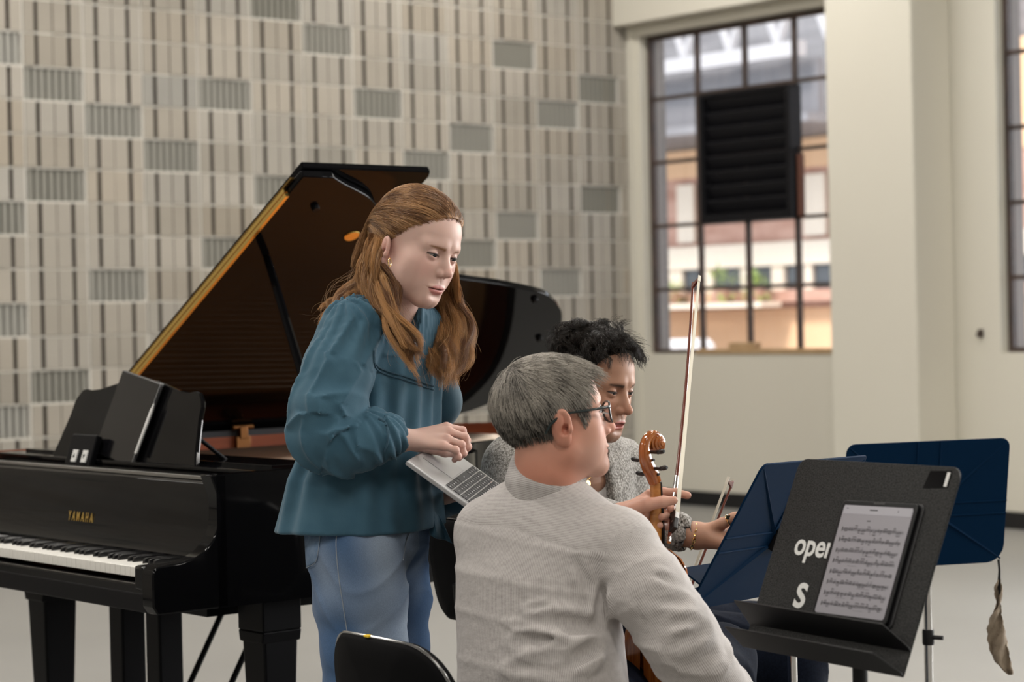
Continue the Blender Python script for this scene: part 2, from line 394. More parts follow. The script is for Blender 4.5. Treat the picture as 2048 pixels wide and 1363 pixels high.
fbox('roof_sheet', FA-1.6, FA+1.0, -14, -4.9, 3.52, 3.62, m_canopy, cy)
fbox('screen', FA-1.4, FA-1.32, -14, -4.9, 3.62, 4.25, m_grill, cy)
m_lat = mat('lattice_paint', (.42, .41, .42), .6); fbox('beam', FA-1.75, FA-1.6, -14, -4.9, 4.25, 4.42, m_lat, cy); fbox('beam', FA-1.75, FA-1.6, -14, -4.9, 5.3, 5.42, m_lat, cy)
for i in range(12):
    x = -13.5+i*.75; q = MB(); q.tube([RM(FA-1.68, x, 4.4), RM(FA-1.68, x+.375, 5.3)], .05, 6); q.tube([RM(FA-1.68, x+.375, 5.3), RM(FA-1.68, x+.75, 4.4)], .05, 6)
    q.build('lattice', m_lat, cy, world=True)
for i, b in enumerate((-13.8, -11.4)): fbox('post', FA-1.72, FA-1.62, b-.05, b+.05, 0, 4.25, m_lat, cy)
def bush(b, z, r, seed, label):
    rg = np.random.default_rng(seed); q = MB()
    for i in range(130):
        d = rg.normal(size=3); d /= np.linalg.norm(d); c = np.array([0, 0, r*.8])+d*r*rg.uniform(.4, 1)*np.array([1, 1, .8])
        t = np.cross(d, [0, 0, 1.]); t /= np.linalg.norm(t)+1e-9; s = .07*rg.uniform(.6, 1.3)
        e = d*s*1.6+rg.normal(size=3)*.02
        q.add([c-t*s*.4, c+e*.5, c+t*s*.4, c+e], [(0, 1, 3), (1, 2, 3)])
    t = thing('potted_shrub', label, 'plant', RM(FA-.44, b, z)); q.build('leaves', m_leaf, t, smooth=0)
    q = MB(); q.lathe([(.08, 0), (.11, .16), (.1, .16), (.09, .13)], n=12); q.build('pot', m_brick, t)
mb = MB(); rbox(FA-.62, FA-.26, -9.4, -6.6, 1.44, 1.50, mb); mb2 = to_room(mb, 'plant_shelf', m_trimw, smooth=0); mb2.parent = None
bush(-8.75, 1.5, .18, 1, 'low green shrub at the left of the pots outside the tall window'); bush(-8.3, 1.5, .16, 2, 'small green shrub second from the left outside the tall window')
bush(-7.45, 1.5, .25, 3, 'tallest yellow-green shrub outside the middle of the tall window'); bush(-6.85, 1.5, .2, 4, 'green shrub at the right of the pots outside the tall window')
# white van parked below
van = thing('van', 'white van parked in front of the peach wall across the street', 'van', RM(FA-2.4, -8.6, 0), rotz(ROOM_ANG))
pr = [(0, 0.25), (4.3, .25), (4.3, .75), (3.6, .85), (2.9, 1.05), (.1, 1.08), (0, 1.0)]
q = MB(); q.prism([(-.8, -2.2+x, z) for x, z in pr], (1.6, 0, 0)); q.build('body', m_white, van, smooth=0, bevel=.05, bseg=3)
for (x, y) in ((-.8, -1.4), (.8, -1.4), (-.8, 1.3), (.8, 1.3)):
    q = MB(); q.lathe([(.3, -.1), (.32, -.08), (.32, .08), (.3, .1)], (x, y, .32), 20, R=roty(PI/2)); q.build('wheel', m_blackbase, van)
# ------------------------------------------------------------------ grand piano
# local frame: x from bass (-1.53) to treble (0), y from keyboard to tail, z up
m_ebony = mat('black_polish', (.003, .003, .0035), .08, spec=.16)
m_lid = mat('lid_polish', (.003, .003, .0035), .07, spec=.06)
m_satin = mat('black_satin', (.004, .004, .005), .45, spec=.1)
m_redwood = mat('inner_rim_wood', (.30, .072, .026), .3, noise=((3, 3, 40), .8, (.20, .045, .016)))
m_gold = mat('gold_plate', (.95, .37, .10), .5, metal=0., spec=.12)
m_brass = mat('brass', (.80, .55, .16), .25, metal=1.)
m_spruce = mat('soundboard', (.62, .33, .13), .3)
m_ivory = mat('white_key', (.80, .78, .73), .25)
m_blackkey = mat('black_key', (.008, .008, .009), .25)
m_felt = mat('grey_felt', (.035, .037, .042), .8)
m_redfelt = mat('red_felt', (.25, .02, .02), .9)
PA = P(418, 950, 5.215); PA[2] = 0
pn = thing('grand_piano', 'black polished grand piano with its lid propped open beside the block wall', 'piano', PA, np.stack([E2, E1, np.array([0, 0, 1.])], 1))
XB = -1.53; RZ0, RZ1 = .66, .985
lid_wy = [(1.44, .5), (1.44, .60), (1.408, .657), (1.346, .78), (1.274, .854), (1.12, .93), (1.02, 1.03), (.965, 1.2), (.921, 1.397), (.89, 1.57), (.859, 1.70), (.827, 1.806), (.763, 1.907), (.672, 1.996), (.506, 2.085), (.335, 2.142), (.22, 2.14), (.128, 2.103), (.046, 2.022), (0, 1.9)]
case = [(-1.53, .02), (0, .02), (0, .60), (-.01, .70), (-.06, .85), (-.17, .98), (-.30, 1.06), (-.43, 1.17), (-.52, 1.34), (-.57, 1.52), (-.61, 1.68), (-.66, 1.82), (-.74, 1.92), (-.86, 2.02), (-1.02, 2.09), (-1.2, 2.13), (-1.34, 2.12), (-1.44, 2.06), (-1.51, 1.97), (-1.53, 1.88)]
def smooth_poly(p, keep, n=90):
    q = spline(p, n); return q
def offset_poly(p, d):
    p = np.array(p); n = len(p); out = []
    for i in range(n):
        a = p[i]-p[i-1]; b = p[(i+1) % n]-p[i]
        na = np.array([-a[1], a[0]])/(np.linalg.norm(a)+1e-9); nb = np.array([-b[1], b[0]])/(np.linalg.norm(b)+1e-9)
        m = na+nb; m /= np.linalg.norm(m); out.append(p[i]+m*d/max(.4, m@na))
    return np.array(out)
curve = spline(case[2:], 70)
outer = np.vstack([[case[0]], [case[1]], curve[:, :2]])
outer = np.array([(x, y) for x, y in outer])
inner = offset_poly(outer, .035)
felt_in = offset_poly(outer, .075)
# rim: hollow case (outside black, inside wood): built as outer wall, top lip and inner wall
n = len(outer); mb = MB()
V = [(x, y, RZ0) for x, y in outer]+[(x, y, RZ1) for x, y in outer]+[(x, y, RZ1) for x, y in inner]+[(x, y, RZ1-.12) for x, y in inner]
fo = []; mi = []
for i in range(n):
    j = (i+1) % n
    if i == 0: continue                      # front opening carries the fallboard
    fo += [((i, j, n+j, n+i), 0), ((n+i, n+j, 2*n+j, 2*n+i), 0), ((2*n+i, 2*n+j, 3*n+j, 3*n+i), 1)]
mb.v.append(np.array(V)); mb.n = len(V)
for q, k in fo: mb.f.append(list(q)); mb.m.append(k)
mb.f.append(list(range(n))[::-1]); mb.m.append(0)
rim = mb.build('case', [m_ebony, m_redwood], pn, smooth=35)
# plate / soundboard inside
mb = MB(); mb.prism([(x, max(y, .34), RZ1-.125) for x, y in inner], (0, 0, .01)); mb.build('soundboard', m_spruce, pn, smooth=0)
pl = offset_poly(outer, .11); mb = MB()
mb.prism([(x, min(max(y, .36), 1.5), RZ1-.062) for x, y in pl], (0, 0, .022)); plate = mb.build('iron_plate', m_gold, pn, smooth=0, bevel=.006)
mb = MB()
for k in range(60):
    x = -1.38+k*.0205; y1 = np.interp(x, [-1.4, -.9, -.55, -.3, -.15], [1.95, 1.9, 1.3, .95, .75]); mb.tube([(x, .48, RZ1-.032), (x-.03, y1, RZ1-.032)], .0012, 4)
mb.build('strings', mat('string_steel', (.5, .42, .35), .3, metal=1.), pn)
mb = MB(); mb.box((-1.512, 1.2, RZ1+.006), (.03, 1.40, .026)); mb.build('hinge_felt', m_felt, pn, smooth=0)
# brass lid catch on the far rim
mb = MB(); mb.box((-1.485, 1.06, RZ1-.025), (.012, .055, .05)); mb.box((-1.485, 1.06, RZ1+.012), (.02, .03, .04)); mb.tube([(-1.485, 1.02, RZ1+.03), (-1.485, 1.10, RZ1+.03)], .008)
mb.build('lid_hinge', mat('aged_brass', (.20, .085, .025), .4, metal=.8), pn, bevel=.002)
# front cheeks (arms) with the swept profile
arm = [(.03, RZ0), (-.15, RZ0), (-.163, RZ0+.02), (-.163, .755), (-.158, .768), (-.148, .775), (-.08, .780), (-.045, .788), (-.015, .803), (.008, .826), (.022, .855), (.028, .89), (.026, .93), (.012, .965), (.005, RZ1), (.05, RZ1), (.05, RZ0)]
arm = [(y, z) for y, z in arm]
for x0 in (-.052, XB):
    mb = MB(); mb.prism([(x0, y, z) for y, z in arm], (.052, 0, 0)); mb.build('cheek', m_ebony, pn, smooth=25, bevel=.004)
for x0, x1 in ((-.113, -.052), (XB+.052, XB+.128)):
    mb = MB(); mb.box(((x0+x1)/2, -.055, (.71+.772)/2), (x1-x0-.002, .19, .062)); mb.build('key_block', m_ebony, pn, bevel=.008)
# keybed, key slip
mb = MB(); mb.box((XB/2, -.02, .683), (-XB-.11, .26, .046)); mb.build('keybed', m_satin, pn, smooth=0, bevel=.004)
mb = MB(); mb.box((XB/2, -.135, .703), (-XB-.106, .025, .05)); mb.build('key_slip', m_ebony, pn, smooth=0, bevel=.006)
# keys: 52 white, 36 black
KX0 = XB+.12; KW = (-XB-.235)/52
names = 'CDEFGAB'
bmp = MB(); bmp.box((0, 0, 0), (KW-.0012, .15, .02))
for i in range(52):
    mb = MB(); x = KX0+KW*(i+.5); mb.box((x, -.038, .748), (KW-.0013, .152, .026)); mb.build('white_key', m_ivory, pn, smooth=0, bevel=.0012, bseg=1)
for i in range(51):
    nn = (i+5) % 7                            # keyboard starts on A
    if nn in (2, 6): continue
    x = KX0+KW*(i+1)
    mb = MB(); s = [(-.064, .757), (-.060, .772), (-.05, .7745), (.03, .7745), (.03, .757)]
    mb.prism([(x-.005, y, z) for y, z in s], (.01, 0, 0)); mb.build('black_key', m_blackkey, pn, smooth=0, bevel=.0015, bseg=2)
# fallboard with lettering
fb = [(.036, .772), (.05, .79), (.068, .85), (.083, .93), (.092, .952), (.12, .958), (.12, .93), (.10, .80), (.08, .772)]
mb = MB(); mb.prism([(XB+.056, y, z) for y, z in fb], (-XB-.112, 0, 0)); fbd = mb.build('fallboard', m_ebony, pn, smooth=30, bevel=.002)
tv, tf = text_mesh('YAMAHA', .036, .0006, .0006, 1.75)
tv = tv-np.array([(tv[:, 0].min()+tv[:, 0].max())/2, 0, 0]); ang = math.atan2(.08, .015)
R = np.stack([[1, 0, 0], [0, math.cos(ang), math.sin(ang)], [0, -math.sin(ang), math.cos(ang)]], 1)
mb = MB(); mb.add((tv*np.array([.62, 1, 1]))@R.T+np.array([XB/2+.01, .0594, .826]), tf); lt = mb.build('lettering', m_brass, fbd, smooth=0, fix=False)
# upper stretcher, hinge rail and lock rail behind the fallboard
mb = MB(); mb.box((XB/2, .118, .962), (-XB-.11, .012, .008)); mb.build('fallboard_hinge', mat('dull_steel', (.35, .34, .32), .4, metal=.9), pn, smooth=0)
mb = MB(); mb.box((XB/2, .20, .945), (-XB-.08, .15, .05)); mb.build('pin_block', m_ebony, pn, smooth=0)
mb = MB(); mb.box((XB/2-.0, .215, .977), (-XB-.10, .085, .012)); mb.build('desk_shelf', m_ebony, pn, smooth=0, bevel=.003)
# music desk: tilted board with scooped top and flared sides
DT = math.radians(19); dy0 = .205; dz0 = .978
def DK(x, h, off=0): return np.array([x, dy0+h*math.sin(DT)-off*math.cos(DT), dz0+h*math.cos(DT)+off*math.sin(DT)])
half = [(.0, .240), (-.08, .236), (-.15, .222), (-.22, .208), (-.27, .204), (-.300, .208), (-.318, .204), (-.340, .182), (-.348, .165), (-.352, .13), (-.378, .04), (-.394, 0)]
prof = [(-x, h) for x, h in half[::-1]]+half[1:]
xm = -.79
mb = MB(); mb.prism([DK(xm+x, h) for x, h in prof], DK(0, 0, -.014)-DK(0, 0)); mb.build('music_desk', m_ebony, pn, smooth=0, bevel=.004)
mb = MB(); mb.tube([DK(xm+.355, .08, -.014), (xm+.36, dy0+.13, dz0)], .006); mb.tube([DK(xm-.355, .08, -.014), (xm-.36, dy0+.13, dz0)], .006); mb.build('desk_strut', m_satin, pn)
mb = MB(); mb.box((XB/2, .33, .985), (-XB-.2, .16, .012)); mb.build('desk_rail', m_ebony, pn, smooth=0, bevel=.002)
# lid: hinged on the bass side, front flap folded back over it
TH = math.radians(31); LS = np.array([XB, 0, 1.0])
def LD(w, y, off=0): return LS+np.array([w*math.cos(TH)-off*math.sin(TH), y, w*math.sin(TH)+off*math.cos(TH)])
lc = spline(lid_wy[1:], 80)
lout = np.vstack([[[0, .5]], [[1.44, .5]], lc])
mb = MB(); mb.prism([LD(w, y) for w, y in lout], LD(0, 0, .022)-LD(0, 0)); lid = mb.build('lid', m_lid, pn, smooth=30, bevel=.003)
mb = MB(); mb.prism([LD(w, y, .026) for w, y in ((0, .508), (1.445, .508), (1.445, .94), (1.42, .95), (0, .95))], LD(0, 0, .02)-LD(0, 0)); mb.build('lid_flap', m_lid, lid, smooth=0, bevel=.003)
for off in (-.004, .010):
    mb = MB(); c = (LD(.02, .492, off)+LD(1.36, .492, off))/2; mb.box(c, (1.34, .010, .011), roty(-TH)); mb.build('gold_hinge', m_brass, lid, smooth=0)
mb = MB(); mb.box((LD(.7, .497, .022)), (1.4, .012, .006), roty(-TH)); mb.build('hinge_leaf', mat('dark_brass', (.22, .13, .03), .35, metal=.9), lid, smooth=0)
# rubber buffers and prop cup on the underside
mb = MB()
for (w, y) in ((.80, 1.78), (1.3, .62), (.55, 1.98)):
    R_ = roty(-TH); mb.lathe([(.010, -.012), (.012, -.004), (.012, 0)], LD(w, y), 12, R=R_)
mb.build('buffer', m_satin, lid)
mb = MB(); mb.lathe([(.022, -.004), (.024, -.002), (.024, 0)], LD(1.16, .83), 20, R=roty(-TH)); mb.build('prop_cup', m_brass, lid)
# prop stick from the treble rim up to the lid
pb = np.array([-.07, .62, RZ1]); ptop = LD(1.03, .62, -.005)
PB2 = np.array([-.05, .40, RZ1-.02]); PT2 = LD(1.05, .60, -.004)
mb = MB(); mb.tube([PB2, PT2], [.014, .011], 8, up=[0, 1, 0]); mb.build('prop_stick', m_ebony, pn)
# under frame
mb = MB(); mb.box((XB/2, .35, RZ0-.03), (1.0, .4, .06)); mb.box((-.9, 1.1, RZ0-.03), (.12, 1.3, .06), rotz(.25)); mb.build('bracing', m_satin, pn, smooth=0)
# legs: tapered square posts with a shaped block at the top
def leg(x, y, s=.16):
    mb = MB(); mb.box((x, y, .33), (s, s, .50), taper=.72); lg = mb.build('leg', m_satin, pn, smooth=0, bevel=.006)
    mb = MB(); mb.box((x, y, RZ0-.045), (s*1.12, s*1.12, .09)); q = [(-.56, 0), (.56, 0), (.50, -.03), (-.50, -.03)]
    mb.prism([(x+a*s, y-s*.56, RZ0-.09+b) for a, b in q], (0, s*1.12, 0)); mb.build('leg_block', m_satin, lg, smooth=0, bevel=.004)
    mb = MB(); mb.lathe([(.03, -.02), (.033, -.012), (.033, .012), (.03, .02)], (x, y, .036), 20, R=roty(PI/2)); mb.box((x, y, .072), (.03, .05, .02)); mb.build('caster', m_brass, lg)
leg(-1.36, .29, .11); leg(-.15, .265, .105); leg(-1.2, 1.83, .11)
# pedal lyre
mb = MB(); mb.box((XB/2, .26, RZ0-.03), (.34, .16, .05)); ly = mb.build('pedal_lyre', m_satin, pn, smooth=0, bevel=.004)
mb = MB(); mb.box((XB/2-.10, .26, .37), (.075, .075, .56)); mb.box((XB/2+.10, .26, .37), (.075, .075, .56)); mb.build('lyre_post', m_satin, ly, smooth=0, bevel=.006)
mb = MB(); mb.box((XB/2, .25, .12), (.34, .20, .09)); mb.build('pedal_box', m_satin, ly, smooth=0, bevel=.01)
mb = MB(); mb.tube([(XB/2-.1, .34, .12), (XB/2-.1, .66, RZ0)], .009, 8); mb.build('lyre_brace', m_satin, ly)
mb = MB(); mb.tube([(XB/2+.1, .34, .12), (XB/2+.1, .66, RZ0)], .009, 8); mb.build('lyre_brace', m_satin, ly)
for dx in (-.085, 0, .085):
    mb = MB(); mb.box((XB/2+dx, .05, .06), (.028, .14, .010)); mb.build('pedal', m_brass, ly, smooth=0, bevel=.004)

def PW(p):                                   # piano-local -> world
    return PA+E2*p[0]+E1*p[1]+np.array([0, 0, p[2]])
# tablet standing on the music desk, with its stylus
m_case = mat('black_folio', (.007, .007, .008), .55); m_silver = mat('silver_metal', (.55, .55, .56), .3, metal=1.)
m_plast = mat('white_plastic', (.72, .72, .70), .35)
dn = np.array([0, -math.cos(DT), math.sin(DT)])     # desk normal (towards player)
def on_desk(px, py, off):
    n = E1*dn[1]+np.array([0, 0, dn[2]]); q = PPL(px, py, PW(DK(0, 0, off)), n); return q
br, tr = on_desk(262, 936, .016), on_desk(324, 766, .016)
yl = (tr-br); L = np.linalg.norm(yl)
nw = E1*dn[1]+np.array([0, 0, dn[2]])
Rt = frame(z=nw, y=yl)
tb = thing('tablet', 'dark tablet in a black cover leaning on the piano music desk', 'tablet', br, Rt)
mb = MB(); mb.box((-.115, L/2, -.006), (.23, L, .008)); mb.build('cover', m_case, tb, smooth=0, bevel=.003)
mb = MB(); mb.box((-.115, L/2, .001), (.226, L-.004, .006)); mb.build('screen', mat('dark_screen', (.004, .004, .005), .15), tb, smooth=0, bevel=.003)
mb = MB(); mb.box((.001, L/2, .000), (.003, L, .010)); mb.build('metal_edge', m_silver, tb, smooth=0, bevel=.001)
st = thing('stylus', 'white stylus clipped to the edge of the tablet on the piano', 'stylus', br+Rt@np.array([.0078, 0, .006]), Rt)
mb = MB(); mb.tube([(0, L*.17, 0), (0, L*.19, 0), (0, L*.68, 0), (0, L*.76, 0)], [.0042, .0046, .0046, .0012], 14); mb.build('barrel', m_plast, st)
# page-turn switch box with two white buttons, resting at the foot of the desk
bl = on_desk(130, 930, .046); Rb = frame(z=nw, x=E2)
pt = thing('page_switch', 'small black switch box with two white arrow buttons on the music desk', 'switch box', bl, Rb)
mb = MB(); mb.box((.07, .045, -.006), (.14, .095, .020)); mb.build('box', m_satin, pt, smooth=0, bevel=.004)
for x, s in ((.052, 1), (.108, -1)):
    mb = MB(); mb.box((x, .028, .006), (.026, .036, .006)); bt = mb.build('button', m_plast, pt, smooth=0, bevel=.0015)
    mb = MB(); mb.prism([(x-.006, .028-.005*s, .0092), (x+.006, .028-.005*s, .0092), (x, .028+.007*s, .0092)][::s], (0, 0, .0006)); mb.build('arrow', m_satin, bt, smooth=0)
# ------------------------------------------------------------------ implicit-surface modelling for bodies and cloth
def smin(a, b, k):
    h = np.clip(.5+.5*(b-a)/k, 0, 1); return b*(1-h)+a*h-k*h*(1-h)
def smax(a, b, k): return -smin(-a, -b, k)
def nrm(x): return np.sqrt((x*x).sum(-1))
def s_sph(p, c, r): return nrm(p-np.asarray(c))-r
def s_ell(p, c, r, R=None):
    q = p-np.asarray(c)
    if R is not None: q = q@R
    r = np.asarray(r, float); k0 = nrm(q/r); k1 = nrm(q/(r*r)); return k0*(k0-1)/(k1+1e-9)
def s_cone(p, a, b, r1, r2):
    a = np.asarray(a, float); b = np.asarray(b, float); ba = b-a; t = np.clip(((p-a)@ba)/(ba@ba+1e-12), 0, 1)
    return nrm(p-a-t[:, None]*ba)-(r1+(r2-r1)*t)
def s_chain(p, pts, rs, k=.01):
    d = None
    for i in range(len(pts)-1):
        e = s_cone(p, pts[i], pts[i+1], rs[i], rs[i+1]); d = e if d is None else smin(d, e, k)
    return d
def s_box(p, c, h, r=0., R=None):
    q = p-np.asarray(c)
    if R is not None: q = q@R
    q = np.abs(q)-(np.asarray(h, float)-r); return nrm(np.maximum(q, 0))+np.minimum(q.max(-1), 0)-r
def s_flat(p, a, b, r1, r2, side, fl):
    """cone squashed along direction side by factor fl (<1 = thinner)"""
    side = np.asarray(side, float)/np.linalg.norm(side); a = np.asarray(a, float); b = np.asarray(b, float)
    ba = b-a; t = np.clip(((p-a)@ba)/(ba@ba+1e-12), 0, 1); q = p-a-t[:, None]*ba
    s = q@side; q = q+np.outer(s*(1/fl-1), side); return (nrm(q)-(r1+(r2-r1)*t))*(.5+.5*fl)
_gr = np.random.default_rng(7); _K = _gr.normal(size=(24, 3)); _K /= np.linalg.norm(_K, axis=1)[:, None]; _PH = _gr.uniform(0, 6.28, 24); _FR = _gr.uniform(.6, 1.7, 24)
def wav(p, f, seed=0, n=6):
    """smooth pseudo-noise in -1..1"""
    s = 0
    for i in range(n):
        j = (i+seed*5) % 24; s = s+np.sin((p@_K[j])*f*_FR[(j+seed) % 24]+_PH[j]+seed*1.7)
    return s/n*1.6
def wmat(o):
    M = Matrix(o.matrix_basis)
    while o.parent is not None: o = o.parent; M = o.matrix_basis @ M
    return np.array(M.inverted())
def sdf_mesh(f, lo, hi, h, proj=2, band=3.0):
    lo = np.asarray(lo, float); n = np.ceil((np.asarray(hi)-lo)/h/4).astype(int)*4+1
    nc = (n-1)//4
    cx = [lo[i]+np.arange(nc[i]+1)*4*h for i in range(3)]
    G = np.stack(np.meshgrid(*cx, indexing='ij'), -1).reshape(-1, 3)
    D = np.concatenate([f(G[i:i+200000].astype(np.float64)) for i in range(0, len(G), 200000)]).reshape(nc+1)
    m = np.abs(D) < band*4*h*1.0
    mc = np.zeros(nc, bool)
    for a in (0, 1):
        for b in (0, 1):
            for c in (0, 1): mc |= m[a:nc[0]+a, b:nc[1]+b, c:nc[2]+c]
    rep = lambda A: np.repeat(np.repeat(np.repeat(A, 4, 0), 4, 1), 4, 2)
    M = np.zeros(n, bool); V = np.full(n, 1.0)
    mf = rep(mc); base = rep(np.sign(D[:-1, :-1, :-1])); V[:-1, :-1, :-1] = base
    for a in (0, 1):
        for b in (0, 1):
            for c in (0, 1): M[a:n[0]-1+a, b:n[1]-1+b, c:n[2]-1+c] |= mf
    I = np.argwhere(M); Pp = lo+I*h
    V[M] = np.concatenate([f(Pp[i:i+200000]) for i in range(0, len(Pp), 200000)])
    S = V < 0
    # surface nets
    cn = n-1; cnt = np.zeros(cn, np.int8)
    for a in (0, 1):
        for b in (0, 1):
            for c in (0, 1): cnt += S[a:cn[0]+a, b:cn[1]+b, c:cn[2]+c]
    act = (cnt > 0) & (cnt < 8)
    idx = np.full(cn, -1, np.int64); ai = np.argwhere(act); idx[act] = np.arange(len(ai))
    acc = np.zeros((len(ai), 3)); wt = np.zeros(len(ai))
    corners = [(a, b, c) for a in (0, 1) for b in (0, 1) for c in (0, 1)]
    for u in corners:
        for ax in range(3):
            if u[ax]: continue
            w = list(u); w[ax] = 1
            va = V[tuple((ai+u).T)]; vb = V[tuple((ai+w).T)]; cr = (va < 0) != (vb < 0)
            t = np.where(cr, va/(va-vb+1e-20), 0); pt = np.array(u, float)+np.outer(t, np.eye(3)[ax])
            acc[cr] += pt[cr]; wt[cr] += 1
    X = lo+(ai+acc/wt[:, None])*h
    F = []
    for ax in range(3):
        o1, o2 = [(1, 2), (2, 0), (0, 1)][ax]
        sl0 = [slice(None)]*3; sl1 = [slice(None)]*3; sl0[ax] = slice(0, -1); sl1[ax] = slice(1, None)
        ch = S[tuple(sl0)] != S[tuple(sl1)]; e = np.argwhere(ch)
        ok = (e[:, o1] > 0) & (e[:, o2] > 0) & (e[:, o1] < cn[o1]) & (e[:, o2] < cn[o2]); e = e[ok]
        ins = S[tuple(e.T)]
        q = []
        for (da, db) in ((0, 0), (1, 0), (1, 1), (0, 1)):
            g = e.copy(); g[:, o1] -= da; g[:, o2] -= db; q.append(idx[tuple(g.T)])
        q = np.stack(q, 1); q[~ins] = q[~ins][:, ::-1]; F.append(q)
    F = np.vstack(F); F = F[(F >= 0).all(1)][:, ::-1]
    for _ in range(proj):
        d = f(X); e = h*.35
        g = np.stack([f(X+[e, 0, 0]), f(X+[0, e, 0]), f(X+[0, 0, e])], 1)-d[:, None]; g /= e
        l2 = np.maximum((g*g).sum(1), .15)
        st = -(d/l2)[:, None]*g; ln = np.linalg.norm(st, axis=1); st *= np.minimum(1, .8*h/(ln+1e-12))[:, None]
        X = X+st
    return X, F
def np_mesh(name, X, F, mats, parent=None, attrs=None, mi=None, world=True, smooth=True):
    if world and parent is not None:
        Mi = wmat(parent); X = X@Mi[:3, :3].T+Mi[:3, 3]
    me = bpy.data.meshes.new(name); nf = len(F)
    me.vertices.add(len(X)); me.vertices.foreach_set('co', np.ascontiguousarray(X, np.float32).ravel())
    k = F.shape[1]
    me.loops.add(nf*k); me.loops.foreach_set('vertex_index', F.astype(np.int32).ravel())
    me.polygons.add(nf); me.polygons.foreach_set('loop_start', np.arange(nf, dtype=np.int32)*k)
    try: me.polygons.foreach_set('loop_total', np.full(nf, k, np.int32))
    except Exception: pass
    me.update(calc_edges=True)
    if not isinstance(mats, (list, tuple)): mats = [mats]
    for m in mats: me.materials.append(m)
    if mi is not None: me.polygons.foreach_set('material_index', np.asarray(mi, np.int32))
    me.polygons.foreach_set('use_smooth', np.full(nf, smooth))
    for nm, (ty, data) in (attrs or {}).items():
        a = me.attributes.new(nm, ty, 'POINT')
        if ty == 'FLOAT_COLOR': a.data.foreach_set('color', np.hstack([data, np.ones((len(data), 1))]).astype(np.float32).ravel())
        elif ty == 'FLOAT': a.data.foreach_set('value', data.astype(np.float32))
        else: a.data.foreach_set('vector', data.astype(np.float32).ravel())
    me.update(); me.validate()
    o = bpy.data.objects.new(name, me); COL.objects.link(o)
    if parent is not None: o.parent = parent
    return o
def join_sh(parts):
    """list of (X, F, colours) -> one"""
    Xs, Fs, Cs, n = [], [], [], 0
    for X, F, C in parts: Xs.append(X); Fs.append(F+n); Cs.append(C); n += len(X)
    return np.vstack(Xs), np.vstack(Fs), np.vstack(Cs)
def hair_obj(name, strands, radius, m, parent, tip=.3, world=True, tint=None):
    """strands: array (n, k, 3)"""
    n, k, _ = strands.shape; X = strands.reshape(-1, 3)
    if world: Mi = wmat(parent); X = X@Mi[:3, :3].T+Mi[:3, 3]
    c = bpy.data.hair_curves.new(name); c.add_curves([k]*n)
    c.attributes['position'].data.foreach_set('vector', X.astype(np.float32).ravel())
    a = c.attributes.get('radius') or c.attributes.new('radius', 'FLOAT', 'POINT')
    r = np.tile(radius*np.linspace(1, tip, k), n)
    a.data.foreach_set('value', r.astype(np.float32))
    if tint is not None:
        t = c.attributes.new('tint', 'FLOAT_COLOR', 'POINT'); cc = np.repeat(np.hstack([tint, np.ones((n, 1))]), k, axis=0); t.data.foreach_set('color', cc.astype(np.float32).ravel())
    c.materials.append(m)
    o = bpy.data.objects.new(name, c); COL.objects.link(o); o.parent = parent
    return o
def loft(z, zs, cx, cy, rx, ry, yaw, p, axis_lean=None):
    """elliptical sections stacked over z; returns (distance, angle, u, v)"""
    x = np.interp(z, zs, cx); y = np.interp(z, zs, cy); a = np.interp(z, zs, rx); b = np.interp(z, zs, ry); w = np.interp(z, zs, yaw)
    dx = p[:, 0]-x; dy = p[:, 1]-y; c, s = np.cos(w), np.sin(w)
    u = dx*c+dy*s; v = -dx*s+dy*c
    r = np.sqrt((u/a)**2+(v/b)**2)+1e-9
    return (r-1)*np.minimum(a, b), np.arctan2(v/b, u/a), u, v
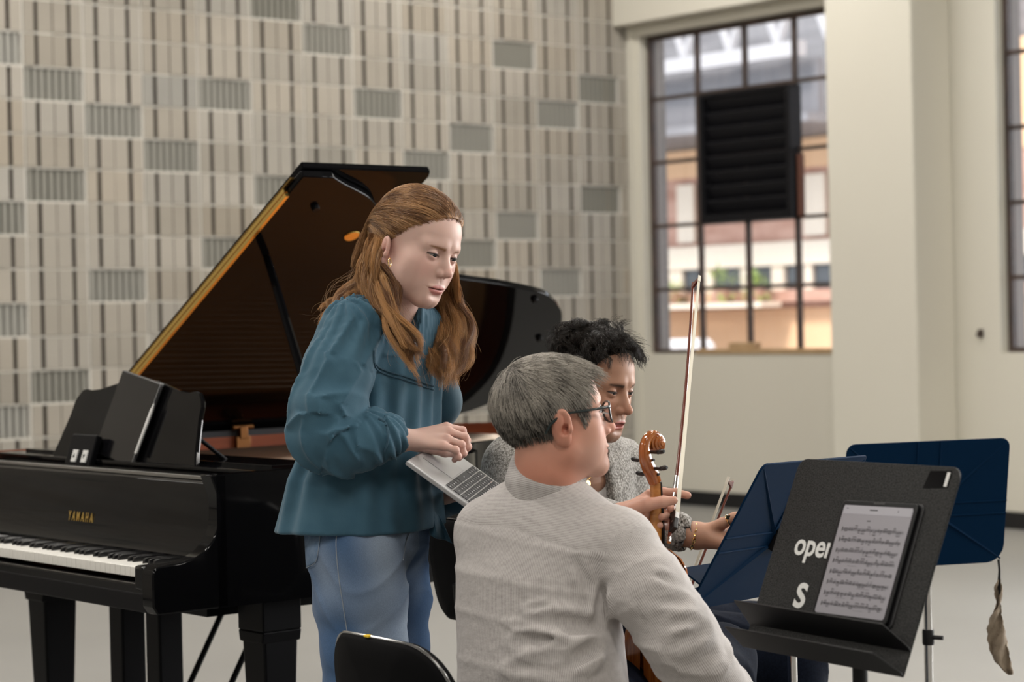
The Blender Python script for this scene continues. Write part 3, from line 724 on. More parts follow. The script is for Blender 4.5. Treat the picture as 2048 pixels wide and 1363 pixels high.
# ------------------------------------------------------------------ heads (local frame: +Y face, +Z up, person's right = +X)
def head_sdf(o):
    """o: dict of shape options; returns f(p) in head frame"""
    g = o.get
    jw, nl, nw, fat, lipf, brow = g('jaw', 1.), g('nose_len', 1.), g('nose_w', 1.), g('fat', 0.), g('lips', 1.), g('brow', 1.)
    mo = g('mouth_open', 0.)
    def f(p):
        x = np.abs(p[:, 0]); q = np.stack([x, p[:, 1], p[:, 2]], 1)
        d = s_ell(q, (0, -.014, .034), (.075, .096, .083))
        d = smin(d, s_ell(q, (0, .028, .030), (.060, .058, .060)), .03)           # forehead
        d = smin(d, s_ell(q, (0, .020, -.036), (.061*jw, .058, .070)), .035)        # face mass
        d = smin(d, s_cone(q, (.047*jw, .004, -.062), (.012, .066, -.100+g('chin_up', 0)), .020+fat*.5, .020), .03)  # jaw line
        d = smin(d, s_ell(q, (0, .072, -.100+g('chin_up', 0)), (.024, .018, .017)), .022)          # chin
        d = smin(d, s_ell(q, (.038, .050, -.030), (.027+fat, .028, .028+fat)), .022)    # cheek
        d = smin(d, s_ell(q, (.036, .040, -.062), (.022+fat, .030, .028)), .025)
        d = smin(d, s_ell(q, (0, .060, -.036), (.032, .028, .036)), .024)            # upper jaw
        d = smin(d, s_cone(q, (.014, .082, .021), (.046, .066, .018), .0092*brow, .0085*brow), .016)  # brow
        # muzzle
        d = smin(d, s_ell(q, (0, .070, -.066), (.029, .023, .026)), .02)
        # sockets
        d = smax(d, -s_ell(q, (.0315, .098, .001), (.0175, .0225, .0105)), .014)
        # nose
        nz_ = g('nose_dz', 0.); tip = np.array([0, .104+.006*nl, -.036+nz_]); 
        d = smin(d, s_cone(q, (0, .079, .014), tip-[0, .004, 0], .0070, .0090*nw), .010)
        d = smin(d, s_ell(q, (0, .086, -.032+nz_), (.0125*nw, .018, .016)), .010)
        d = smin(d, s_sph(q, tip+[0, -.001, 0], .0098*nw), .006)
        d = smin(d, s_ell(q, (.0125*nw, .094, -.041+nz_), (.0075*nw, .010, .0070)), .006)
        d = smax(d, -s_ell(q, (.0075*nw, .098, -.0485+nz_), (.0036, .0055, .0035)), .003)
        # philtrum, lips, mouth line
        d = smax(d, -s_cone(q, (0, .0985, -.052+nz_), (0, .0975, -.058+nz_), .0028, .0028), .004)
        zc = -.0715+g('mouth_dz', 0.); cv = .0035
        up = s_ell(q, (.008, .0885, zc+.0038), (.0175, .0078, .0052*lipf)); 
        d = smin(d, up, .004)
        d = smin(d, s_ell(q, (0, .0885, zc-.0068-mo*.5), (.0170, .0085, .0064*lipf)), .004)
        ml = s_ell(np.stack([x, q[:, 1]+.25*x*x/.02*.3, q[:, 2]-0.0*x], 1), (0, .098, zc-mo*.25), (.0235, .0135, .0009+mo*.6))
        d = smax(d, -ml, .0025)
        d = smax(d, -s_ell(q, (0, .0965, zc-.015), (.015, .006, .005)), .010)          # below the lip
        # eyelids: a shell over the eyeball with an almond opening
        e = np.array([.0315, .0735, .000]); lid = s_sph(q, e, .0136)
        dx = (q[:, 0]-e[0])/.0148; arch = np.clip(1-dx*dx, 0, 1)
        op = g('eye_open', 1.); sl = g('slant', .0)
        zz = q[:, 2]-e[2]-sl*(q[:, 0]-e[0])
        hu = .0052*op*arch; hl = .0046*op*arch
        gap = np.maximum(zz-hu, -hl-zz); gap = np.maximum(gap, .004-(q[:, 1]-e[1]))
        lid = smax(lid, -np.maximum(gap, np.abs(q[:, 0]-e[0])-.0148), .0015)
        d = smin(d, lid, .004)
        # upper-lid crease
        cr = np.abs(s_sph(q, e, .0142))+0; 
        # ears
        es = g('ear_s', 1.); ea = np.array([.0755+g('ear_out', 0), -.012, -.010+g('ear_dz', 0)]); Re = rotz(-.38)@roty(.12)@rotx(-.12)
        eq = ((q-ea)@Re)/es
        ear = s_ell(eq, (0, 0, 0), (.0075, .0165, .0285)); ear = smin(ear, s_ell(eq, (0, .004, -.022), (.0055, .010, .010)), .008)
        ear = smax(ear, -s_ell(eq, (.0080, .002, .006), (.0070, .0108, .0195)), .003)
        ear = smin(ear, s_ell(eq, (.0035, -.002, .004), (.0035, .006, .014)), .004)
        ear = smax(ear, -s_ell(eq, (.007, .006, -.004), (.0125, .0062, .0088)), .002)
        ear = smin(ear, s_ell(eq, (.003, .014, -.004), (.004, .004, .006)), .003)
        d = smin(d, ear*es, g('ear_k', .005))
        for c, r, s, k in g('bumps', []):
            e2 = s_ell(p, c, r); d = smin(d, e2, k) if s > 0 else smax(d, -e2, k)
        return d
    return f

def head_color(X, o):
    """skin colour in head coordinates, mouth-line shade painted in"""
    g = o.get; sk = np.array(g('skin', (.62, .40, .30))); n = len(X); C = np.tile(sk, (n, 1))
    x, y, z = np.abs(X[:, 0]), X[:, 1], X[:, 2]
    def blend(w, c): 
        nonlocal C
        w = np.clip(w, 0, 1)[:, None]; C = C*(1-w)+np.array(c)*w
    gs = lambda cx, cy, cz, r: np.exp(-(((x-cx)/r[0])**2+((y-cy)/r[1])**2+((z-cz)/r[2])**2))
    red = np.array(g('red', (.60, .26, .19)))
    blend(.55*gs(.042, .06, -.030, (.024, .05, .022)), red); blend(.55*gs(0, .112, -.036+g('nose_dz', 0.), (.016, .02, .014)), red)
    blend(.7*gs(.08, -.012, -.01+g('ear_dz', 0), (.016, .03, .04)), red)
    if 'stubble' in o:
        st = np.clip((-.045-z)/.018, 0, 1)*np.clip((y+.01)/.02, 0, 1)*np.clip(1-gs(0, .09, -.0715, (.026, .03, .010))*1.4, 0, 1); blend(st*o['stubble'][3], o['stubble'][:3])
    zc = -.0715+g('mouth_dz', 0.); lx = x/.0245; a = np.clip(1-lx**2, 0, 1)
    up = (z < zc+.0095*a**.8+.0005) & (z > zc-.0135*a**.7) & (y > .078) & (x < .0245)
    lipw = np.clip(np.minimum((zc+.0098*a**.8-z), (z-zc+.0138*a**.7))/.0016+.3, 0, 1)*(y > .078)*(x < .0245)
    blend(lipw*.95, g('lip', (.50, .20, .17)))
    blend(np.exp(-((z-zc)/.0012)**2)*(x < .0235)*(y > .08)*.8, (.16, .05, .045))  # shade between the lips, painted into the skin colour
    # brows
    bx = np.clip((x-.014)/.036, 0, 1); bz = .0205+g('brow_arch', .0065)*np.sin(bx*2.3)+g('brow_z', 0); bw = g('brow_w', .0032)*(1.15-.7*bx)
    b = np.exp(-((z-bz)/bw)**2)*np.clip((x-.012)/.004, 0, 1)*np.clip((.052-x)/.006, 0, 1)*(y > .04)
    blend(b*g('brow_a', .8), g('brow_c', (.16, .09, .05)))
    # lash line at the upper lid edge
    e = np.array([.0315, .0735, 0]); dx = (x-e[0])/.0152; ar = np.clip(1-dx*dx, 0, 1)
    zz = z-g('slant', 0)*(x-e[0])
    la = np.exp(-((zz-.0058*g('eye_open', 1.)*ar)/g('lash_w', .0013))**2)*(np.abs(dx) < 1.05)*(y > .07)*(y < .095)
    blend(la*g('lash', .85), (.05, .025, .02))
    ll = np.exp(-((zz+.0050*g('eye_open', 1.)*ar)/.0010)**2)*(np.abs(dx) < 1.0)*(y > .07); blend(ll*.45, (.22, .10, .08))
    cr = np.exp(-((zz-.0092*g('eye_open', 1.)*ar-.0005)/.0011)**2)*(np.abs(dx) < 1.0)*(y > .06); blend(cr*.35, (.28, .13, .10))
    for c, r in g('moles', []):
        blend(np.exp(-((nrm(X-np.array(c)))/r)**2)*.8, (.12, .06, .05))
    fn = g('paint')
    if fn is not None: C = fn(X, C)
    return C

def make_skin(name, rough=.5, sss=.12):
    m = mat(name, (.6, .4, .3), rough, spec=.35, sss=sss, bump=(500, .12, .0004)); attr_color(m, 'tint'); return m
m_eye = mat('eye', (.8, .8, .8), .12, spec=.3, coat=.15); attr_color(m_eye, 'tint')
m_lash = mat('eyelash', (.012, .008, .007), .6)
def xf(M, p): return np.asarray(p)@M[:3, :3].T+M[:3, 3]
def eyes(parent, M, o, sc=1.):
    """eyeballs with iris and pupil; M = 4x4 head-to-world; gaze in head frame"""
    gz = np.array(o.get('gaze', (0, 1, 0)), float); gz /= np.linalg.norm(gz); Rg = frame(z=gz, x=(1, 0, 0))
    ir = np.array(o.get('iris', (.10, .13, .15)))
    for s in (1, -1):
        u = np.linspace(0, PI, 40); v = np.linspace(0, 2*PI, 41)[:-1]
        U, Vv = np.meshgrid(u, v, indexing='ij'); r = .0122+.0006*np.exp(-(U/.35)**2)
        pts = np.stack([r*np.sin(U)*np.cos(Vv), r*np.sin(U)*np.sin(Vv), r*np.cos(U)], -1).reshape(-1, 3)
        th = U.ravel()
        C = np.tile([.30, .275, .26], (len(pts), 1))
        C[th < .64] = ir; C[(th < .64) & (th > .55)] = ir*.35; C[th < .30] = (.005, .005, .006)
        pts = pts@Rg.T+np.array([.0315*s, .0735, 0])
        X = (pts*sc)@M[:3, :3].T+M[:3, 3]
        F = np.array([(i*40+j, i*40+(j+1) % 40, (i+1)*40+(j+1) % 40, (i+1)*40+j) for i in range(39) for j in range(40)])
        np_mesh('eye', X, F, m_eye, parent, {'tint': ('FLOAT_COLOR', C)})
        op, sl = o.get('eye_open', 1.), o.get('slant', 0.); L = []
        for t in np.linspace(-1.02, 1.04, 17):
            x = t*.0146; z = .0052*op*max(0, 1-t*t)+sl*x+.0005; y = math.sqrt(max(.0139**2-x*x-z*z, 1e-6))+.0006; L.append(xf(M, np.array([(.0315+x)*s, .0735+y, z])*sc))
        q = MB(); q.tube(L, np.array([.0003]+[.0008]*15+[.0003])*o.get('lash_r', 1.), 6); q.build('eyelashes', m_lash, parent, world=True)
def head_M(c, yaw, pitch, roll, sc=1.):
    """yaw: 0 faces the camera, +90deg faces picture right, 180 away; pitch>0 looks down; roll>0 tilts the crown to the person's right... """
    F = np.array([math.sin(yaw), -math.cos(yaw), 0.]); Rr = np.array([-math.cos(yaw), -math.sin(yaw), 0.]); U = np.array([0, 0, 1.])
    # person's right is +X local: with F=+Y, U=+Z the right-handed +X is F x U
    Rr = np.cross(F, U)
    F2 = F*math.cos(pitch)-U*math.sin(pitch); U2 = U*math.cos(pitch)+F*math.sin(pitch)
    R3 = Rr*math.cos(roll)+U2*math.sin(roll); U3 = U2*math.cos(roll)-Rr*math.sin(roll)
    M = np.eye(4); M[:3, 0] = R3; M[:3, 1] = F2; M[:3, 2] = U3; M[:3, 3] = c
    return M
# ------------------------------------------------------------------ hair
def cran(q):
    d = s_ell(q, (0, -.014, .034), (.075, .096, .083)); d = smin(d, s_ell(q, (0, .028, .030), (.060, .058, .060)), .03)
    return smin(d, s_ell(q, (0, .020, -.036), (.061, .058, .070)), .035)
def grad(f, p, e=.002):
    d = f(p); g = np.stack([f(p+[e, 0, 0]), f(p+[0, e, 0]), f(p+[0, 0, e])], 1)-d[:, None]
    return d, g/(np.linalg.norm(g, axis=1)[:, None]+1e-12)
def scalp_roots(n, region, rg, f=cran):
    """random roots on the scalp: region(p) -> keep probability"""
    out = []; tot = 0
    while tot < n:
        v = rg.normal(size=(n*2, 3)); v /= np.linalg.norm(v, axis=1)[:, None]; c = np.array([0, -.012, .025])
        lo = np.full(len(v), .03); hi = np.full(len(v), .15)
        for _ in range(14):
            m = (lo+hi)/2; ins = f(c+v*m[:, None]) < 0; lo = np.where(ins, m, lo); hi = np.where(ins, hi, m)
        p = c+v*hi[:, None]; p = p[rg.uniform(size=len(p)) < region(p)]; out.append(p); tot += len(p)
    return np.vstack(out)[:n]
def grow(p, d0, L, k, rg, bend, f=cran, off=.0015, wob=.0):
    """p roots, d0 directions, L lengths; bend(p, d, t) -> added direction"""
    n = len(p); out = [p.copy()]; d = d0/np.linalg.norm(d0, axis=1)[:, None]; x = p.copy(); st = (L/(k-1))[:, None]
    for i in range(1, k):
        t = i/(k-1)
        d = d+bend(x, d, t)+rg.normal(size=(n, 3))*wob; d /= np.linalg.norm(d, axis=1)[:, None]+1e-9
        x = x+d*st
        s, g = grad(f, x); push = np.maximum(off-s, 0); x = x+g*push[:, None]
        out.append(x.copy())
    return np.stack(out, 1)
def hair_mat(name, c1, c2, rough=.35, spec=.4):
    m = bpy.data.materials.new(name); m.use_nodes = True; nt = m.node_tree; b = nt.nodes['Principled BSDF']
    a = nt.nodes.new('ShaderNodeAttribute'); a.attribute_name = 'tint'; nt.links.new(a.outputs['Color'], b.inputs['Base Color'])
    b.inputs['Roughness'].default_value = rough; b.inputs['Specular IOR Level'].default_value = spec
    return m
def hair_tint(n, c1, c2, rg, w=None, jit=.16):
    """pigment of each strand between two colours; w = share of the second colour"""
    w = rg.uniform(size=n) if w is None else w
    w = np.clip(w+rg.normal(size=n)*jit, 0, 1)[:, None]; return np.array(c1)*(1-w)+np.array(c2)*w
def locks(guides, n, rg, spread, k=26, taper=.6, curl=.0, cf=9., start=0.0):
    """many strands around each guide polyline (world points); spread = radius at (root, tip)"""
    out = []
    for g in guides:
        c = spline(g, k); m = int(n/len(guides))
        t = np.linspace(0, 1, k)
        T = np.gradient(c, axis=0); T /= np.linalg.norm(T, axis=1)[:, None]
        A = np.cross(T, [0.3, .9, .2]); A /= np.linalg.norm(A, axis=1)[:, None]; B = np.cross(T, A)
        for i in range(m):
            a = rg.uniform(0, 2*PI); r = math.sqrt(rg.uniform())
            rad = (spread[0]*(1-t)+spread[1]*t)*r*(1-.25*t)
            ph = rg.uniform(0, 6.28); cu = curl*rg.uniform(.3, 1.2)*t
            u = rad*math.cos(a)+cu*np.sin(cf*t*rg.uniform(.8, 1.2)+ph); w = rad*math.sin(a)+cu*np.cos(cf*t*rg.uniform(.8, 1.2)+ph*1.7)
            s = c+A*u[:, None]+B*w[:, None]
            end = rg.uniform(.78, 1.0); ts = np.linspace(start*rg.uniform(0, 1), end, k)
            out.append(np.stack([np.interp(ts, t, s[:, j]) for j in range(3)], 1))
    return np.array(out)
# ------------------------------------------------------------------ standing woman
def xf(M, p): return np.asarray(p)@M[:3, :3].T+M[:3, 3]
def head_part(o, M, sc, neck, h=.0021, extra=None, lo=(-.1, -.125, -.15), hi=(.1, .135, .13)):
    """head and neck skin; neck = list of (world point, radius)"""
    hs = head_sdf(o); npts = [((np.array(p)-M[:3, 3])@M[:3, :3])/sc for p, r in neck]; nr = [r/sc for p, r in neck]
    def f(q):
        d = hs(q); d = smin(d, s_chain(q, npts, nr, .02), .022)
        if extra is not None: d = extra(q, d)
        return d
    A = np.array(npts+[lo, hi]); l = A.min(0)-.0; u = A.max(0)
    l = np.minimum(np.array(lo), np.array(npts).min(0)-max(nr)); u = np.maximum(np.array(hi), np.array(npts).max(0)+max(nr))
    X, Fc = sdf_mesh(f, l, u, h/sc)
    return xf(M, X*sc), Fc, head_color(X, o)
def tint_of(X, c): return np.tile(np.array(c, float), (len(X), 1))
def core_part(chains, col, h=.014):
    """coarse body under the clothes, all limbs blended into one"""
    def f(p):
        d = None
        for pts, rs in chains:
            e = s_chain(p, np.array(pts), rs, .03); d = e if d is None else smin(d, e, .04)
        return d
    A = np.array([q for pts, rs in chains for q in pts]); X, Fc = sdf_mesh(f, A.min(0)-.16, A.max(0)+.16, h, proj=1)
    return X, Fc, tint_of(X, col)

W_SKIN = (.63, .42, .355)
skin_w = make_skin('fair_skin', .48, .15)
wo = dict(skin=W_SKIN, red=(.60, .30, .25), lip=(.50, .20, .18), fat=.006, jaw=1.0, chin_up=.008, ear_dz=-.016, ear_s=1.08, nose_w=.84, nose_len=.9, nose_dz=.008, mouth_dz=.005, brow_arch=.0015, brow=1.0, lips=1.05, iris=(.03, .04, .045), eye_open=.62, slant=.06,
          gaze=(-.08, 1, -.12), brow_c=(.27, .13, .06), brow_a=.95, brow_w=.0036, brow_z=-.0045, lash=.95, lash_w=.0019,
          moles=[((.058, .05, -.028), .0013), ((.058, .035, -.063), .0012)])
WH = P(832, 490, 4.62); wsc = 1.03
WM = head_M(WH, math.radians(50), math.radians(20), math.radians(8), 1)
wbase = P(745, 900, 4.70); wbase[2] = 0
wt = thing('person', 'person standing in a blue gathered blouse and washed jeans, holding an open laptop', 'person', wbase)
w_neck = [(xf(WM, np.array([0, -.030, -.055])*wsc), .052), (P(790, 600, 4.67), .050), (P(770, 650, 4.70), .062), (P(765, 690, 4.71), .075)]
parts = [head_part(wo, WM, wsc, w_neck, h=.0018)]
# right hand and forearm
def flat_hand(wrist, mcps, fingers, r_w, rf, forearm, thumb=None, k=.012, h=.0019, col=W_SKIN, red=(.60, .28, .22), pads=()):
    """wrist point; mcps: knuckle points; fingers: list of joint lists (from the knuckle out)"""
    wrist = np.array(wrist)
    def f(p):
        d = None
        for m in mcps:
            e = s_cone(p, wrist+(m-wrist)*.12, m, r_w*.62, rf*1.25); d = e if d is None else smin(d, e, k)
        d = smin(d, s_chain(p, np.array([q for q, r in forearm]), [r for q, r in forearm], .02), .018)
        for pa, pb, q1, q2 in pads: d = smin(d, s_cone(p, pa, pb, q1, q2), .016)
        dd = None
        for fi in fingers:
            n = len(fi); rr = [rf*1.12, rf*1.0, rf*.92, rf*.80][:n]
            e = s_chain(p, np.array(fi), rr, .003)
            for j in fi[1:-1]: e = smin(e, s_sph(p, j, rf*1.04), .004)
            dd = e if dd is None else smin(dd, e, .0022)
        d = smin(d, dd, .006)
        if thumb is not None:
            rr = [rf*1.75, rf*1.3, rf*1.15, rf*.9][:len(thumb)]; d = smin(d, s_chain(p, np.array(thumb), rr, .006), .008)
        return d
    A = np.array([q for q, r in forearm]+list(mcps)+[q for fi in fingers for q in fi]+(list(thumb) if thumb is not None else []))
    X, Fc = sdf_mesh(f, A.min(0)-.05, A.max(0)+.05, h)
    C = tint_of(X, col)
    kn = [q for fi in fingers for q in fi[:-1]]
    w = np.zeros(len(X))
    for q in kn: w = np.maximum(w, np.exp(-(nrm(X-q)/.011)**2))
    tp = np.zeros(len(X))
    for fi in fingers: tp = np.maximum(tp, np.exp(-(nrm(X-fi[-1])/.012)**2))
    C = C*(1-.45*w[:, None])+np.array(red)*.45*w[:, None]; C = C*(1-.35*tp[:, None])+np.array(red)*.35*tp[:, None]
    return X, Fc, C
HY = 4.53
wm = [P(893, 853, HY+.045), P(899, 863, HY+.028), P(895, 878, HY+.008), P(888, 892, HY-.008)]
wf = [[wm[0], P(925, 860, HY+.055), P(934, 880, HY+.060), P(928, 897, HY+.06)],
      [wm[1], P(930, 873, HY+.032), P(936, 893, HY+.040), P(928, 906, HY+.042)],
      [wm[2], P(923, 888, HY+.010), P(927, 906, HY+.020), P(918, 916, HY+.026)],
      [wm[3], P(911, 899, HY-.010), P(916, 912, HY-.002), P(909, 919, HY+.006)]]
wth = [P(828, 890, HY+.03), P(862, 898, HY+.06), P(890, 905, HY+.075), P(905, 908, HY+.08)]
parts.append(flat_hand(P(800, 880, HY+.012), wm, wf, .0245, .0076, [(P(690, 872, 4.52), .036), (P(770, 874, 4.525), .0315), (P(800, 879, HY+.012), .0235)], wth))
# left hand under the laptop
LHY = 4.80
lm = [P(925, 975, LHY-.05), P(930, 985, LHY-.03), P(932, 995, LHY-.01), P(930, 1003, LHY+.01)]
lf = [[m, m+np.array([.03, -.035, -.004]), m+np.array([.05, -.05, .006]), m+np.array([.06, -.062, .012])] for m in lm]
parts.append(flat_hand(P(885, 985, LHY), lm, lf, .024, .0078, [(P(800, 985, 4.92), .034), (P(850, 985, 4.85), .03), (P(885, 985, LHY), .0235)], [P(893, 972, LHY-.03), P(915, 960, LHY-.06), P(930, 955, LHY-.08)]))
w_hipR, w_hipL = P(700, 1090, 4.62), P(795, 1090, 4.80)
w_kR, w_kL = np.array([w_hipR[0]+.03, w_hipR[1], .50]), np.array([w_hipL[0]+.01, w_hipL[1]+.02, .50])
w_fR, w_fL = np.array([w_kR[0]-.02, w_kR[1], .09]), np.array([w_kL[0]-.02, w_kL[1]+.02, .09])
sh_R, sh_L = P(700, 655, 4.57), P(850, 655, 4.83)
el_R, wr_R = P(640, 868, 4.52), P(770, 874, 4.525)
el_L, wr_L = P(800, 900, 5.04), P(870, 985, 4.84)
legR = [P(712, 1095, 4.63), P(722, 1190, 4.62), P(728, 1290, 4.61), P(728, 1380, 4.61), np.array([-.315, 4.62, .30]), np.array([-.33, 4.63, .06])]
legL = [P(768, 1095, 4.78), P(784, 1190, 4.80), P(789, 1290, 4.80), P(788, 1380, 4.80), np.array([-.25, 4.81, .30]), np.array([-.26, 4.82, .06])]
parts.append(core_part([([P(770, 640, 4.69), P(750, 800, 4.70), P(745, 1050, 4.70)], [.06, .075, .075]), ([sh_R, sh_L], [.03, .03]), ([sh_R, el_R, wr_R], [.025, .03, .026]), ([sh_L, el_L, wr_L], [.025, .03, .026]),
                        (legR, [.06, .055, .05, .045, .04, .04]), (legL, [.055, .05, .045, .04, .04, .04]), ([P(745, 1040, 4.70), legR[0]], [.07, .06]), ([P(745, 1040, 4.70), legL[0]], [.07, .055])], W_SKIN))
X, Fc, Cc = join_sh(parts)
np_mesh('body', X, Fc, skin_w, wt, {'tint': ('FLOAT_COLOR', Cc)})
def place_eyes(parent, M, o, sc): eyes(parent, M, o, sc)
place_eyes(wt, WM, wo, wsc)

# ---- blouse
m_blouse = mat('blue_cotton', (.036, .098, .146), .75, spec=.25, noise=((18, 18, 18), .6, (.056, .130, .182)), bump=(350, .25, .0008), sheen=.15)
wy = math.radians(50)
ys = [600, 640, 700, 760, 850, 950, 1060]
cxs = [782, 775, 768, 764, 752, 728, 722]; Ys = [4.69, 4.69, 4.70, 4.70, 4.71, 4.71, 4.71]
rxs = [.07, .15, .155, .158, .165, .192, .206]; rys = [.06, .075, .092, .103, .116, .142, .166]
ax = np.array([P(cxs[i], ys[i], Ys[i]) for i in range(len(ys))])[::-1]
F2 = np.array([math.sin(wy), -math.cos(wy)]); yaw_u = math.atan2(-math.sin(wy), -math.cos(wy))   # u axis = her right
WNB = P(792, 620, 4.675)
def hemz(X): return P(720, 1056, 4.7)[2]
Zh = hemz(None)
def blouse_sdf(p):
    z = p[:, 2]
    d, an, u, v = loft(z, ax[:, 2], ax[:, 0], ax[:, 1], np.array(rxs[::-1]), np.array(rys[::-1]), np.full(len(ys), yaw_u), p)
    # gathers falling from the yoke, front and back
    low = np.clip((1.30-z)/.10, 0, 1)
    fold = np.sin(an*17+wav(p*np.array([1, 1, .35]), 16, 1)*2.2)*.0042+np.sin(an*9+wav(p, 8, 2)*2.)*.0055*np.clip((1.25-z)/.3, 0, 1)
    d = d-fold*low*(.55+.45*np.clip((z-Zh-.03)/.12, 0, 1))
    d = d-.004*wav(p*np.array([.5, .5, 1.6]), 26, 3)*np.clip((1.12-z)/.08, 0, 1)
    d = smax(d, z-1.40, .03)
    # shoulders
    d = smin(d, s_chain(p, np.array([sh_R, P(775, 630, 4.69), sh_L]), [.048, .056, .048], .03), .05)
    hem = Zh+.002*np.sin(an*3+1)
    d = smax(d, hem-z, .006)
    # right sleeve: gathered at the shoulder, full at the elbow, drawn in at the cuff
    A = np.array([P(708, 650, 4.57), P(676, 740, 4.54), P(652, 815, 4.52), P(646, 868, 4.515), P(690, 885, 4.515), P(738, 876, 4.52), P(772, 872, 4.522)])
    R = [.060, .069, .072, .066, .058, .050, .037]
    best = None; ta = None
    t0 = 0; L = np.linalg.norm(np.diff(A, axis=0), axis=1); 
    for i in range(len(A)-1):
        ba = A[i+1]-A[i]; t = np.clip(((p-A[i])@ba)/(ba@ba), 0, 1); e = nrm(p-A[i]-t[:, None]*ba)-(R[i]+(R[i+1]-R[i])*t)
        tt = t0+t*L[i]; t0 += L[i]
        if best is None: best, ta = e, tt
        else: ta = np.where(e < best, tt, ta); best = smin(best, e, .02)
    cen = np.stack([np.interp(ta, np.concatenate([[0], np.cumsum(L)]), A[:, j]) for j in range(3)], 1)
    q = p-cen; ang = np.arctan2(q[:, 1]*.9+q[:, 2]*.3, q[:, 0]+.3*q[:, 2])
    sl = best
    tot = L.sum(); tn = ta/tot
    g1 = np.sin(ang*11+wav(p, 12, 4)*1.5)*.0042*np.clip(1-tn/.45, 0, 1)
    g2 = np.sin(ang*13+wav(p, 14, 6))*.0040*np.clip((tn-.70)/.3, 0, 1)
    wr = (1-np.abs(np.sin(ta*46+wav(p, 13, 8)*2.8+ang*1.1)))**2*.013*np.exp(-((tn-.62)/.20)**2)+(1-np.abs(np.sin(ang*3+ta*14+wav(p, 9, 14)*2.2)))**3*.007
    sw = wav(p*np.array([1, 1, .6]), 14, 9)*.006
    sl = sl-g1-g2-wr-sw
    cu = (tn > .965); sl = sl-np.exp(-((ta-tot+.004)/.005)**2)*.005
    d = smin(d, sl, .010)
    # left sleeve
    B = np.array([sh_L, P(870, 800, 4.95), el_L, P(856, 985, 4.90), P(908, 994, 4.825)])
    sl2 = s_chain(p, B, [.055, .062, .062, .062, .040], .02)-wav(p, 22, 10)*.005
    d = smin(d, sl2, .012)
    # neck opening
    nk = s_cone(p, P(800, 560, 4.64), P(812, 655, 4.62), .050, .036); d = smax(d, -nk, .006)
    vk = s_cone(p, P(822, 640, 4.58), P(838, 690, 4.56), .024, .006); d = smax(d, -vk, .005)
    rn = np.hypot(p[:, 0]-WNB[0], p[:, 1]-WNB[1]); tk = np.clip((z-1.325)/.01, 0, 1)*np.clip((.150-rn)/.006, 0, 1); d = d-.0016*tk*np.sin(rn*2*PI/.0095)
    # yoke seam and its pin tucks over the shoulder
    yk = P(800, 690, 4.6)[2]
    pt = (z > yk)*np.clip((z-yk)/.01, 0, 1); d = d-.0012*np.sin((u)*420)*pt*np.clip(-d/.004+1, 0, 1)
    d = d-.0035*np.exp(-((z-yk+.02*(v > 0))/.004)**2)*(best > .02)
    return d
X, Fc = sdf_mesh(blouse_sdf, (-.56, 4.36, Zh-.03), (.02, 5.12, 1.46), .0048)
np_mesh('blouse', X, Fc, m_blouse, wt)
# loose front hem flap on the far side
mb = MB()
V = []
for i in range(14):
    t = i/13
    for j in range(9):
        s = j/8; a, b = P(858+8*t*0, 1000+70*t, 4.66), P(862+42*t**.8, 998+86*t+6*math.sin(3*t), 4.70); q = a*(1-s)+b*s; q[1] += .012*math.sin(s*9+t*2)*t; V.append(q)
mb.grid(np.array(V), 9, 14); fl = mb.build('blouse_hem', m_blouse, wt, world=True)
sm = fl.modifiers.new('thick', 'SOLIDIFY'); sm.thickness = .003
# ---- jeans
m_denim = mat('washed_denim', (.17, .27, .42), .8, spec=.2, bump=(420, .35, .0008), sheen=.1)
_w = attr_color(m_denim, 'tint')
_n1 = m_denim.node_tree.nodes.new('ShaderNodeTexNoise'); _n1.inputs['Scale'].default_value = 330; _n1.inputs['Detail'].default_value = 2
_m1 = m_denim.node_tree.nodes.new('ShaderNodeMix'); _m1.data_type = 'RGBA'; _m1.blend_type = 'OVERLAY'; _m1.inputs[0].default_value = .55
_hh = m_denim.node_tree.nodes.new('ShaderNodeHueSaturation'); _hh.inputs['Saturation'].default_value = 0
m_denim.node_tree.links.new(_n1.outputs['Color'], _hh.inputs['Color']); m_denim.node_tree.links.new(_w.outputs['Color'], _m1.inputs[6]); m_denim.node_tree.links.new(_hh.outputs[0], _m1.inputs[7])
m_denim.node_tree.links.new(_m1.outputs[2], m_denim.node_tree.nodes['Principled BSDF'].inputs['Base Color'])
kR = np.array([w_hipR[0]+.03, 4.62, .52])
def jeans_sdf(p):
    rR = [.104, .100, .093, .086, .080, .085]
    d1 = s_chain(p, np.array(legR), rR, .02); d2 = s_chain(p, np.array(legL), [.10, .088, .076, .072, .072, .08], .02)
    d = smin(d1, d2, .012)
    d = smin(d, s_sph(p, P(795, 1062, 4.71), .070), .03); d = smin(d, s_chain(p, np.array([P(735, 990, 4.71), P(738, 1085, 4.71)]), [.090, .106], .02), .03)
    z = p[:, 2]
    d = d-.0045*wav(p*np.array([.7, .7, 1.5]), 24, 11)-.0035*(1-np.abs(np.sin(z*34+wav(p, 14, 12)*4)))**3*(.3+np.exp(-((z-.80)/.09)**2))
    # seam along the outer side
    sx = np.interp(z, [.0, .62, .9], [-.36, -.345, -.335]); d = d-.0014*np.exp(-((p[:, 0]-sx-.012)/.0018)**2)*(p[:, 1] < 4.62)
    d = smax(d, z-1.06, .01)
    return d
X, Fc = sdf_mesh(jeans_sdf, (-.52, 4.42, .02), (-.08, 4.98, 1.08), .0062)
fr = (X[:, 0]*math.sin(wy)-(X[:, 1]-4.7)*math.cos(wy))
base = np.array([.048, .10, .20]); lt = np.array([.36, .43, .52])
kx = (X[:, 0]-np.interp(X[:, 2], [.6, .9], [-.315, -.315]))
